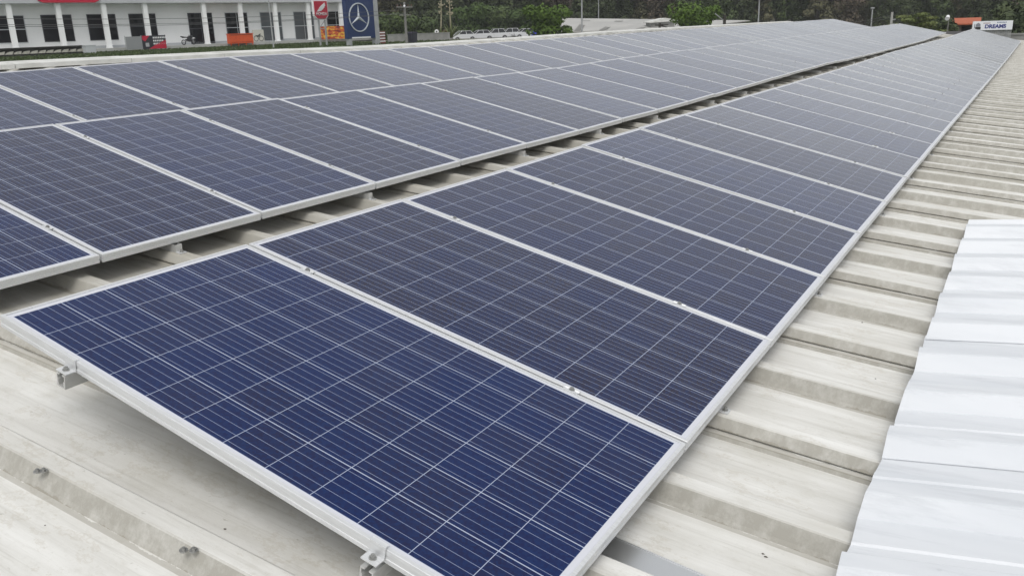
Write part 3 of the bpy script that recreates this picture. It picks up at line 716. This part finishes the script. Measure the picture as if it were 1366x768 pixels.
def arms(r, h):
    b = MB(); b.box(.1, 1.5, -.05, .05, h - .65, h - .55); b.box(.1, 1.2, -.05, .05, h - 1.0, h - .92); b.build('crossarm', pole_grey, r)
pole('utility_pole', 1188, 16.5, 36, 80, .14, 'pale concrete pole with side arms beyond the middle panel row', 'pole', mat('pale_pole', (.36, .36, .34), .8), arms)
def ball(r, h):
    b = MB(); b.tube((0, 0, h - .05), (-.55, 0, h + .15), .04); b.build('arm', pole_grey, r)
    b = MB(); b.tube((-.85, 0, h + .02), (-.5, 0, h + .18), .16, .12, 10); b.build('lamp_head', white_sign, r)
pole('street_lamp', 1264, 25.5, 42, 75, .05, 'small street lamp with a pale head left of the orange roofed house', 'lamp', wood_pole, ball)
def wire(name, pts, label, rad=.014, sag=.5):
    b = MB(); p, q = pts; n = 14; prev = None
    for i in range(n + 1):
        t = i / n; v = p.lerp(q, t) - UP * sag * 4 * t * (1 - t)
        if prev: b.tube(prev, v, rad, n=5, cap=False)
        prev = v
    tag(b.build(name, mat('wire_grey', (.10, .10, .105), .6)), label, 'wire', 'overhead wires')
for (a, c, lb) in (((-40, 24.5), (541, 13), 'upper overhead wire crossing in front of the white showroom'), ((-40, 33), (541, 17.5), 'middle overhead wire crossing in front of the white showroom'), ((-40, 35.5), (541, 18.5), 'lower overhead wire just beneath another in front of the showroom')):
    wire('overhead_wire', (at(*a, 70), at(*c, 84)), lb, .016, .35)
for i, (py, lb) in enumerate(((22, 'upper overhead wire to the pale concrete pole'), (25, 'lower overhead wire to the pale concrete pole'))):
    wire('overhead_wire', (at(1040, py + 6, 105), at(1188, py - 1, 80)), lb, .02, .6)

# ---- striped barrier, bin, road sign, agaves, cars and tarpaulin
P = gpt(509, 88); r = empty('striped_barrier', frame(P, YD), 'low red and white striped board beside the post of the blue sign', 'barrier')
b = MB(); b.box(-.42, .42, -.05, .05, .05, 1.22); b.build('board', noisy('faded_red', (.24, .08, .06), (.18, .06, .05), 3), r)
for i in range(4):
    b = MB(); b.box(-.40, .40, -.06, -.0505, .22 + i * .27, .32 + i * .27); b.build('stripe', white_sign, r)
for x in (-.36, .36):
    b = MB(); b.box(x - .04, x + .04, .051, .12, 0, 1.2); b.build('leg', pole_grey, r)
P = gpt(549, 88); r = empty('rubbish_bin', frame(P, YD), 'dark rubbish bin beside the foot of the utility pole', 'bin')
b = MB(); b.prism([(-.34, .06), (.34, .06), (.40, .95), (-.40, .95)], lambda a, c, t: Vector((a, t, c)), -.35, .35); b.build('body', mat('bin_dark', (.03, .03, .045), .5), r)
b = MB(); b.prism([(-.44, .952), (.44, .952), (.40, 1.05), (-.40, 1.08)], lambda a, c, t: Vector((a, t, c)), -.4, .4); b.build('lid', mat('bin_lid', (.05, .045, .07), .5), r)
b = MB(); M = frame(gpt(563, 100), Vector((.6, .8, 0))); b.box(-4, 3.2, -.1, .1, 0, .75); b.box(-4.05, 3.25, -.14, .14, .752, .83)
tag(b.build('low_wall', concrete, M=M), 'low grey wall beside the road right of the rubbish bin', 'wall')
P = gpt(582.3, 104); r = empty('road_sign', frame(P, Vector((.8, .6, 0))), 'small round white sign on a short red post near the flower stalks', 'sign')
h = zat(582, 42.5, 104) - P.z
b = MB(); b.tube((0, 0, 0), (0, 0, h), .06); b.build('post', noisy('rusty_red', (.30, .09, .05), (.22, .07, .05), 3), r)
b = MB(); b.tube((0, -.08, h), (0, -.062, h), .24, .24, 18); b.build('disc', white_sign, r)
b = MB(); b.tube((0, -.086, h), (0, -.0805, h), .1, .1, 12); b.build('dark_mark', mat('sign_dark', (.06, .06, .06), .6), r)
leafg = noisy('agave_leaf', (.16, .19, .07), (.10, .13, .05), 2, .6)
for px, pxt, lb, sc in ((587.8, 588.8, 'tall thin flower stalk, left one of the pair, with tufts near its top', .8), (601.3, 598.6, 'tall thin flower stalk, right one of the pair, above a pale agave', 1.15)):
    P = gpt(px, 108); r = empty('agave', frame(P, YD), lb, 'plant', 'agave flower stalks')
    topp = frame(P, YD).inverted() @ at(pxt, -14, 108)
    b = MB(); b.tube((0, 0, .3), topp, .10, .05, 7); rg = random.Random(px)
    for i in range(26):
        t = rg.uniform(.45, 1); v = Vector((0, 0, .3)).lerp(topp, t); a = rg.uniform(0, 6.28); ln = rg.uniform(.25, .6) * (1.2 - .5 * t)
        q = v + Vector((math.cos(a) * ln, math.sin(a) * ln, ln * .35)); b.tube(v, q, .025, .02, 4); b.tube(q - UP * .08, q + UP * .1, .09, .04, 5)
    b.build('stalk', noisy('dry_stalk', (.36, .32, .22), (.26, .24, .16), 2), r)
    b = MB()
    for i in range(22):
        a = i * 2.4; e = R(20 + 60 * (i / 22)); L_ = sc * (1.6 + .3 * (i % 3)); dr = Vector((math.cos(a) * math.cos(e), math.sin(a) * math.cos(e), math.sin(e))); sd_ = Vector((-math.sin(a), math.cos(a), 0)) * .11
        mid = dr * L_ * .5 + UP * .1; tp = dr * L_ - UP * .1
        b.add([Vector((0, 0, .1)) + sd_, Vector((0, 0, .1)) - sd_, mid - sd_, mid + sd_, tp, mid - UP * .05], [(0, 1, 2, 3), (3, 2, 4), (0, 3, 5), (1, 5, 2), (3, 4, 5), (2, 5, 4)])
    b.build('leaves', leafg, r)

def car_parts(r, suv=0):
    L2 = 2.1; h = 1.5 + .12 * suv
    prof = [(-2.08, .42), (-2.1, .62), (-2.02, .92), (-1.1, .97), (1.55, 1.0), (2.02, .95), (2.1, .72), (2.06, .40), (1.72, .30), (1.62, .52), (1.30, .62), (.98, .52), (.88, .28), (-.92, .28), (-1.02, .52), (-1.34, .62), (-1.66, .52), (-1.76, .32)]
    b = MB(); n = len(prof)
    secs = [(-.80, .90), (-.84, 1), (-.80, 1.0), (.80, 1.0), (.84, 1), (.80, .90)]
    vs_ = []
    for i, (y, k) in enumerate(secs):
        yy = (-.86, -.80, -.70, .70, .80, .86)[i]; inset = (0, .0, .04, .04, 0, 0)[i]
        ks = (.985, 1, 1.0, 1.0, 1, .985)[i]
        vs_ += [(x * ks, yy, z if abs(yy) > .72 else max(z, z + (.02 if z > .8 else 0))) for x, z in prof]
    b.add(vs_, [(i * n + j, i * n + (j + 1) % n, (i + 1) * n + (j + 1) % n, (i + 1) * n + j) for i in range(5) for j in range(n)] + [tuple(range(n)), tuple(range(5 * n, 6 * n))])
    b.build('body', car_white, r)
    b = MB()
    lo = [(-1.08, .965), (1.62, .99)]; hi = [(-.35, h - .05), (1.15 + .2 * suv, h - .04)]
    def quad(y0, y1): return
    vs_ = [(lo[0][0], -.76, lo[0][1]), (lo[1][0], -.76, lo[1][1]), (hi[1][0], -.60, hi[1][1]), (hi[0][0], -.60, hi[0][1]), (lo[0][0], .76, lo[0][1]), (lo[1][0], .76, lo[1][1]), (hi[1][0], .60, hi[1][1]), (hi[0][0], .60, hi[0][1])]
    b.add(vs_, [(0, 1, 2, 3), (4, 7, 6, 5), (0, 3, 7, 4), (1, 5, 6, 2), (3, 2, 6, 7)])
    b.build('windows', car_glass, r)
    b = MB(); b.prism([(-.42, h - .055), (-.25, h), (1.05 + .2 * suv, h), (1.22 + .2 * suv, h - .05)], lambda a, c, t: Vector((a, t, c)), -.60, .60)
    for y in (-1, 1):
        for (x0, z0, x1, z1) in ((-1.06, .97, -.36, h - .05), (.35, .98, .30, h - .05), (1.58, .99, 1.16, h - .05)):
            b.tube((x0, y * .765, z0), (x1, y * .61, z1), .035, n=4)
    b.build('roof', car_white, r)
    for x in (-1.34, 1.30):
        for y in (-.76, .76):
            b = MB(); b.tube((x, y - .1, .31), (x, y + .1, .31), .31, .31, 18); t = b.build('wheel', black, r)
            b = MB(); e = .105 if y > 0 else -.105; b.tube((x, y + e * .9, .31), (x, y + e, .31), .20, .19, 12); b.build('rim', rim_m, t)
    for y in (-.6, .6):
        b = MB(); b.box(-2.115, -2.0, y - .17, y + .17, .66, .80); b.build('headlight', white_sign, r)
        b = MB(); b.box(2.0, 2.115, y - .15, y + .15, .70, .86); b.build('tail_light', mat('tail_red', (.35, .01, .01), .3), r)
cars = [(616.5, 137, -2.65, 'white hatchback, leftmost of the cars parked before the dark trees', 0), (640, 141, -2.5, 'white car second from the left in the row before the dark trees', 0), (661, 143, -2.4, 'white car in the middle of the row parked before the dark trees', 1), (680, 147, -2.3, 'white car second from the right in the row before the dark trees', 1), (700, 146, -2.5, 'white car at the right end of the row, next to the blue tarpaulin', 0)]
base = {}
for (px, D, az, lb, kind) in cars:
    P = gpt(px, D); P.z = -1.36
    if kind not in base:
        r = empty('parked_car'); car_parts(r, kind); base[kind] = r; note_kids()
    else: r = copy_tree(base[kind])
    hx = Vector((math.sin(az + math.pi), math.cos(az + math.pi), 0)); r.matrix_world = frame(P, hx)
    tag(r, lb, 'car', 'white cars parked before the trees')
P = gpt(714, 140); P.z = -1.36; r = empty('covered_load', frame(P, YD), 'small blue tarpaulin draped over a load at the right end of the parked cars', 'tarpaulin')
b = MB(); rg = random.Random(2); ring = [(math.cos(a) * (.85 + rg.uniform(-.2, .2)), math.sin(a) * (.75 + rg.uniform(-.2, .2)), 0) for a in [i * .5236 for i in range(12)]]
mid_ = [(x * .62 + rg.uniform(-.1, .1), y * .62, 0.75 + rg.uniform(-.2, .25)) for x, y, z in ring]; tp = [(x * .22, y * .2 , 1.05 + rg.uniform(-.1, .15)) for x, y, z in ring]
b.add(ring + mid_ + tp, [(i, (i + 1) % 12, 12 + (i + 1) % 12, 12 + i) for i in range(12)] + [(12 + i, 12 + (i + 1) % 12, 24 + (i + 1) % 12, 24 + i) for i in range(12)] + [tuple(range(24, 36)), tuple(range(11, -1, -1))])
b.build('cover', blue_tarp, r)

# ---- white shed roof, post frame, house, billboard
Dn, Df = 104, 126
q = [at(722, 43.5, Dn), at(925, 37.5, Dn + 4), at(1000, 27.5, Df + 8), at(712, 24.0, Df)]
shd = empty('white_shed', Matrix.Translation((q[0].x, q[0].y, ground_z(q[0].x, q[0].y))), 'low shed with a long pale metal roof and dark skylight strips beyond the ridge', 'shed')
SIV = shd.matrix_world.inverted()
def rp(u, v_, dz=0): return q[0].lerp(q[1], u).lerp(q[3].lerp(q[2], u), v_) + UP * dz
b = MB(); b.add([rp(0, 0), rp(1, 0), rp(1, 1), rp(0, 1), rp(0, 0, -.12), rp(1, 0, -.12), rp(1, 1, -.12), rp(0, 1, -.12)], [(0, 1, 2, 3), (7, 6, 5, 4), (0, 4, 5, 1), (1, 5, 6, 2), (2, 6, 7, 3), (3, 7, 4, 0)])
b.build('roof', noisy('pale_metal_roof', (.44, .43, .41), (.36, .355, .34), .35, .6, (1, .3, 1)), shd, M=SIV)
for u in (.23, .39, .62):
    b = MB()
    pts = [rp(u - .018, .02, .02), rp(u + .018, .02, .02), rp(u + .034, .80, .02), rp(u - .002, .80, .02)]
    b.add(pts + [p - UP * .015 for p in pts], [(0, 1, 2, 3), (0, 4, 5, 1), (1, 5, 6, 2), (2, 6, 7, 3), (3, 7, 4, 0)])
    b.build('skylight', mat('dull_skylight', (.16, .155, .14), .5), shd, M=SIV)
b = MB()
for (a, c) in ((0, 0), (1, 0), (1, 1), (0, 1)):
    pass
wv = [rp(.01, .03, -.13), rp(.99, .03, -.13), rp(.99, .97, -.13), rp(.01, .97, -.13)]; lw = [Vector((p.x, p.y, ground_z(p.x, p.y) - .2)) for p in wv]
b.add(wv + lw, [(i, (i + 1) % 4, 4 + (i + 1) % 4, 4 + i) for i in range(4)]); b.build('wall', noisy('shed_wall_dark', (.14, .135, .125), (.09, .09, .085), .8), shd, M=SIV)
# raised roof lantern piece at the right of the shed
P = at(880, 30, 112); M = frame(Vector((P.x, P.y, ground_z(P.x, P.y))), Vector((.83, .55, 0))); hz = zat(880, 24.5, 112) - M[2][3]
b = MB(); b.box(-1.4, 1.5, -1.6, 1.6, 0, hz - .5); r = empty('small_shed', M, 'small pale roofed shed half hidden by the round green bush', 'shed'); b.build('wall', concrete, r)
b = MB(); b.prism([(-1.7, hz - .55), (1.8, hz - .35), (1.8, hz - .22), (.3, hz), (-1.7, hz - .42)], lambda a, c, t: Vector((a, t, c)), -1.9, 1.9); b.build('roof', ridgemat, r)
P = at(880, 38, 90); r = empty('post_frame', frame(Vector((P.x, P.y, ground_z(P.x, P.y))), Vector((.83, .55, 0))), 'dark wooden post with crosspieces beside the round green bush', 'post')
h = zat(880, 31, 90) - r.matrix_world[2][3]
timber = mat('dark_timber', (.03, .027, .022), .9)
b = MB(); b.box(-.1, .1, -.1, .1, 0, h); b.build('post', timber, r)
for dz, l_, r2 in ((-.18, -.45, .9), (-.62, -.6, 1.0)):
    b = MB(); b.box(l_, r2, .102, .17, h + dz - .06, h + dz + .04); b.build('crosspiece', timber, r)
b = MB(); b.tube((.1, .25, h - .2), (1.3, .25, h - .65), .05, n=6); b.build('brace', timber, r)
P = gpt(966, 92); r = empty('leaning_post', frame(P, Vector((.83, .55, 0))), 'short dark post with a slanting bar just right of the round green bush', 'post')
h = zat(966, 20, 92) - P.z; b = MB(); b.box(-.12, .12, -.12, .12, 0, h); b.build('post', timber, r)
b = MB(); b.tube((-.1, 0, h - .55), (-1.0, 0, h + .15), .04, n=6); b.build('bar', pole_grey, r)

P = gpt(1278, 100); M = frame(P, Vector((1, .05, 0))); MI = M.inverted(); r = empty('tiled_house', M, 'small pinkish house with an orange tiled roof behind the billboard', 'house')
zt_ = zat(1287, 24, 102) - P.z; zr = zat(1287, 30.5, 97) - P.z
b = MB(); b.box(-1.3, 1.7, -1.6, 3.5, -.2, zr - .12); b.build('wall', pink_wall, r)
b = MB(); b.prism([(-2.3, zr - .1), (.9, zt_), (4.1, zr - .1), (4.1, zr - .22), (.9, zt_ - .14), (-2.3, zr - .22)], lambda a, c, t: Vector((t, a, c)), -1.5, 1.95); b.build('roof', rooftile, r)
for x in (-.6, .75):
    fw = MB(); fw.box(x - .45, x + .45, -1.66, -1.602, zr - 1.3, zr - .3); f_ = fw.build('window', mat('window_frame_brown', (.10, .07, .05), .6), r)
    b = MB(); b.box(x - .38, x + .38, -1.68, -1.662, zr - 1.23, zr - .37); b.build('pane', dark_glass, f_)
P = gpt(1270, 70); M = frame(P, Vector((1, .1, 0))); h = zat(1270, 42.5, 70) - P.z; r = empty('dark_lean_to', M, 'low dark lean-to roof between the far ends of two panel rows', 'shed')
b = MB(); b.box(-.7, 1.2, -1.2, 1.2, -.2, h - .32); b.build('wall', mat('lean_to_wall', (.05, .048, .045), .9), r)
b = MB(); b.prism([(-1.4, h - .28), (1.4, h), (1.4, h - .07), (-1.4, h - .35)], lambda a, c, t: Vector((t, a, c)), -.9, 1.5); b.build('roof', mat('dark_roof_sheet', (.045, .042, .042), .8), r)

# billboard
D = 62; P = gpt(1324, D); M = frame(P, Vector((1, .12, 0))); MI = M.inverted()
r = empty('billboard', M, 'white billboard reading DREAMS in blue beyond the far end of the panels', 'billboard')
x0, zb = loc(1296.5, 41); x1, zt_ = loc(1351.5, 27.5)
b = MB(); b.box(x0, x1, -.12, .12, zb, zt_); bd = b.build('sign_board', mat('billboard_face', (.80, .82, .85), .5), r)
wd, ht = x1 - x0, zt_ - zb
deep = mat('deep_blue_letters', (.02, .03, .20), .5)
RX = Matrix.Rotation(R(90), 4, 'X')
text_mesh('DREAMS', ht * .56, deep, bd, 'lettering', Matrix.Translation((x0 + wd * .575, -.125, zb + ht * .22)) @ RX @ Matrix.Scale(1.02, 4, (1, 0, 0)), .006, .012)
b = MB(); x = x0 + wd * .27
while x < x0 + wd * .43: b.box(x, x + .04, -.128, -.1215, zb + ht * .72, zb + ht * .82); x += .065
b.build('small_lettering', mat('faded_red_print', (.30, .14, .16), .6), bd)
b = MB(); x = x0 + wd * .61
while x < x0 + wd * .83: b.box(x, x + .05, -.128, -.1215, zb + ht * .78, zb + ht * .88); x += .075
b.build('small_lettering', mat('faded_blue_print', (.08, .14, .28), .6), bd)
ex_, ez_ = x0 + wd * .14, zb + ht * .42
b = MB(); b.prism([(ex_ - .15, ez_ - .18), (ex_ + .15, ez_ - .18), (ex_ + .15, ez_ - .02), (ex_ - .15, ez_ - .02)], lambda a, c, t: Vector((a, t, c)), -.13, -.1215); b.build('emblem_base', mat('emblem_black', (.015, .015, .02), .6), bd)
b = MB(); b.prism([(ex_ - .13, ez_), (ex_ + .13, ez_), (ex_ + .12, ez_ + .14), (ex_, ez_ + .22), (ex_ - .12, ez_ + .14)], lambda a, c, t: Vector((a, t, c)), -.13, -.1215); b.build('emblem_top', mat('emblem_grey', (.22, .23, .27), .6), bd)
b = MB(); b.box(x0 + wd * .045, x0 + wd * .06, -.13, -.1215, zb + ht * .25, zb + ht * .72); b.build('thin_mark', mat('mark_blue', (.08, .09, .16), .6), bd)
for i in range(5):
    b = MB(); x = x0 + .25 + i * (wd - .5) / 4; b.box(x - .06, x + .06, .13, .25, -.2, zt_ - .1); b.build('post', pole_grey, r)
b = MB(); n = 26
for i in range(n): xx = x0 + wd * .30 + i * wd * .70 / n; b.box(xx, xx + wd * .70 / n * .55, -.02 - .04 * (i % 2), .06, zb - 1.3, zb - .02)
b.build('corrugated_skirt', noisy('skirt_grey', (.42, .43, .43), (.34, .35, .35), 2), r)
P = gpt(1372, 66); b = MB(); M = frame(P, Vector((1, .05, 0))); h = zat(1372, 46.5, 66) - P.z; b.box(-1.9, 9, -.15, .15, -.2, h); b.box(-1.95, 9.05, -.2, .2, h + .002, h + .1)
tag(b.build('boundary_wall', concrete, M=M), 'low grey boundary wall at the right edge beyond the panels', 'wall')

# ---- vegetation: leaf clumps on tapered trunks
def leaf_mat(name, c1, c2, c3):
    k = mat(name, c1, .65, spec=.2); g = N(k); co = g.coord((1, 1, 1))
    a = g.noise(co, .55, 3); bb = g.noise(co, 3.5, 2)
    c = g.mix(g.ramp(a, .38, .62), c1, c2); c = g.mix(g.math('MULTIPLY', g.ramp(bb, .5, .8), .6), c, c3)
    g.l(c, g.b.inputs['Base Color']); return k
L_dark = leaf_mat('leaf_dark_green', (.045, .062, .030), (.066, .085, .036), (.095, .11, .05))
L_mid = leaf_mat('leaf_mid_green', (.060, .088, .034), (.085, .12, .04), (.12, .15, .06))
L_olive = leaf_mat('leaf_olive', (.085, .085, .048), (.11, .105, .058), (.15, .14, .08))
L_brown = leaf_mat('leaf_dry_brown', (.095, .078, .056), (.12, .098, .07), (.15, .13, .10))
L_bright = leaf_mat('leaf_bright_green', (.055, .10, .014), (.085, .145, .022), (.13, .19, .035))
L_pale = leaf_mat('leaf_pale_yellow_green', (.09, .12, .035), (.15, .17, .06), (.22, .23, .10))
bark = noisy('grey_bark', (.09, .08, .065), (.05, .045, .038), 3, .95)
def crown(b, c, rad, nl, size, rg, flat=1.0):
    for i in range(nl):
        while True:
            v = Vector((rg.uniform(-1, 1), rg.uniform(-1, 1), rg.uniform(-1, 1)))
            if .25 < v.length < 1: break
        v = v.normalized() * (v.length ** .5)
        p = c + Vector((v.x * rad, v.y * rad, v.z * rad * flat))
        nn = (v + Vector((rg.uniform(-.8, .8), rg.uniform(-.8, .8), rg.uniform(-.3, .9)))).normalized(); t = nn.orthogonal().normalized(); t = Matrix.Rotation(rg.uniform(0, 6.28), 3, nn) @ t; q = nn.cross(t)
        s = size * rg.uniform(.6, 1.3)
        b.add([p - t * s, p + q * s * .55, p + t * s, p - q * s * .55], [(0, 1, 2, 3)])
def tree_parts(r, H, W, lm, seed, nl=130, size=.34, clumps=18, low=.28):
    rg = random.Random(seed); t = MB(); c = MB()
    lean = Vector((rg.uniform(-.06, .06), rg.uniform(-.06, .06), 1))
    p = Vector((0, 0, -.3)); th = H * .026 + .04
    tops = []
    for i in range(4):
        qn = p + lean * H * .16 + Vector((rg.uniform(-.15, .15), rg.uniform(-.15, .15), 0)); t.tube(p, qn, th, th * .82, 7, cap=False); p = qn; th *= .82
    for i in range(clumps):
        a = i * 2.4 + rg.uniform(-.3, .3); f = (i + .5) / clumps; zz = H * (low + (.93 - low) * f); rr = W * .5 * math.sin(math.pi * min(1, .18 + .80 * (1 - abs(f - .42) * 1.25))) * rg.uniform(.45, .95)
        ce = Vector((math.cos(a) * rr, math.sin(a) * rr, zz)); cr_ = W * rg.uniform(.15, .25)
        crown(c, ce, cr_, nl, size, rg, rg.uniform(.6, .9))
        st = lean * H * min(.62, max(.15, low + .3 * f * .8)); t.tube(st, ce, th * .55, th * .15, 5, cap=False)
    t.build('trunk', bark, r); c.build('crown', lm, r)
kinds_ = [('dark green', 11, 8, L_dark, 'dense dark green tree on the wooded slope'), ('mid green', 10, 7.5, L_mid, 'mid green bushy tree on the wooded slope'), ('olive', 12, 7, L_olive, 'olive green thin crowned tree on the wooded slope'), ('dry', 9.5, 7, L_brown, 'brownish half bare tree on the wooded slope'), ('dark tall', 14, 7.5, L_dark, 'tall dark green tree on the wooded slope')]
protos = []
for i, (nm, H, W, lm, lb) in enumerate(kinds_):
    r = empty('tree', None, lb + ', one of many alike', 'tree', 'trees on the wooded slope, ' + nm); tree_parts(r, H, W, lm, 20 + i, 120 if nm != 'dry' else 80, .36, 20, .12); protos.append(r)
note_kids(); used = set(); rg = random.Random(11); n_t = 0
for rowi, D in enumerate((168, 186, 206, 232)):
    px = 478 + rowi * 7
    while px < 1500:
        DD = D + rg.uniform(-8, 8)
        P = gpt(px, DD)
        # browner patches high on the slope as in the photo
        brown = (720 < px < 880 or 1060 < px < 1150)
        ki = rg.choice([3, 3, 2, 0, 4] if brown else [0, 0, 4, 1, 2, 0]) if px < 1250 else rg.choice([0, 1, 2, 1, 3])
        if 1000 > px > 900 and rg.random() < .5: ki = 1
        o = protos[ki] if ki not in used else copy_tree(protos[ki]); used.add(ki)
        s = rg.uniform(.85, 1.2) * (1.0 if px < 800 else .80 if px < 1100 else .66)
        o.matrix_world = Matrix.Translation(P) @ Matrix.Rotation(rg.uniform(0, 6.28), 4, 'Z') @ Matrix.Diagonal((s, s, s * rg.uniform(.85, 1.1), 1))
        px += rg.uniform(20, 30) * (1 if px < 800 else .8); n_t += 1
# individual trees and bushes nearer by
def plant(px, D, H, W, lm, seed, name, label, cat, low=.12, nl=190, size=.24, clumps=20, group=None, z=None):
    P = gpt(px, D)
    if z is not None: P.z = z
    r = empty(name, Matrix.Translation(P), label, cat, group); tree_parts(r, H, W, lm, seed, nl, size, clumps, low); return r
def Hpx(px, py, D): return zat(px, py, D) - gpt(px, D).z
L_bush = leaf_mat('leaf_bush_green', (.042, .072, .020), (.062, .10, .025), (.10, .14, .04))
plant(633, 152, Hpx(633, 9, 152), 8.0, L_bush, 41, 'broad_bush', 'broad dark bush behind the left parked cars', 'tree', size=.30)
plant(668, 153, Hpx(668, 14, 153), 7.5, L_mid, 42, 'broad_bush', 'lower dark bush behind the middle parked car', 'tree', size=.30)
plant(700, 153, Hpx(700, 12, 153), 6.5, L_bush, 43, 'broad_bush', 'dark bush just left of the bright green round tree', 'tree', size=.30)
plant(732, 99, Hpx(732, 10, 99), 4.9, L_bright, 44, 'round_tree', 'bright yellow-green round tree beside the white shed roof', 'tree', size=.19, clumps=26, low=.1)
plant(925, 96, Hpx(925, 9.5, 96), 5.6, L_bright, 45, 'round_bush', 'bright green round bush in front of the shed, above the ridge', 'bush', size=.19, clumps=26)
plant(578, 160, Hpx(578, 16, 160), 8, L_dark, 47, 'shade_tree', 'dark tree behind the two flower stalks', 'tree', size=.33)
plant(525, 120, Hpx(525, 22, 120), 7, L_mid, 48, 'roadside_shrub', 'dark green shrub right of the blue sign', 'shrub', size=.26)
plant(556, 126, Hpx(556, 26, 126), 6, L_mid, 49, 'roadside_shrub', 'green shrub behind the utility pole', 'shrub', size=.26)
plant(588, 112, 1.1, 1.6, leaf_mat('leaf_reddish', (.16, .05, .03), (.10, .07, .03), (.12, .12, .04)), 50, 'reddish_shrub', 'small reddish shrub at the foot of the left flower stalk', 'shrub', nl=50, size=.12, clumps=9)
plant(1364, 84, Hpx(1364, 4, 84), 4.6, L_dark, 51, 'dark_tree', 'very dark dense tree at the right edge behind the billboard', 'tree', size=.24)
plant(1250, 96, Hpx(1250, 26, 96), 3.6, L_dark, 52, 'dark_shrub', 'dark shrub left of the orange roofed house', 'shrub', size=.2)
# layered tree with flat pale tiers
P = gpt(1222, 84); H = Hpx(1222, 17.5, 84); r = empty('tiered_tree', Matrix.Translation(P), 'tree with flat pale yellow-green tiers of leaves beyond the middle panel row', 'tree')
t = MB(); c = MB(); rg = random.Random(5); t.tube((0, 0, -.3), (.1, 0, H * .95), .13, .05, 8)
for i in range(11):
    a = i * 2.4; z = H * (.42 + .53 * i / 11); ln = 1.9 * (1.15 - .6 * i / 11) * rg.uniform(.8, 1.1); e = Vector((math.cos(a) * ln, math.sin(a) * ln, z + .15)); t.tube((.05, 0, z - .2), e, .045, .015, 5)
    for f in (.45, .75, 1.0): crown(c, Vector((.05, 0, z)).lerp(e, f), .55, 70, .13, rg, .28)
t.build('trunk', bark, r); c.build('crown', L_pale, r)

# ---- thin air haze over the whole place
hk = bpy.data.materials.new('air_haze'); hk.use_nodes = True; ht_ = hk.node_tree; ht_.nodes.clear()
ho = ht_.nodes.new('ShaderNodeOutputMaterial'); hv = ht_.nodes.new('ShaderNodeVolumePrincipled')
hv.inputs['Density'].default_value = .0004; hv.inputs['Color'].default_value = (.85, .88, .90, 1); ht_.links.new(hv.outputs[0], ho.inputs['Volume'])
b = MB(); b.box(-465, 305, -125, 465, -8, 60); tag(b.build('haze', hk), kind='stuff')
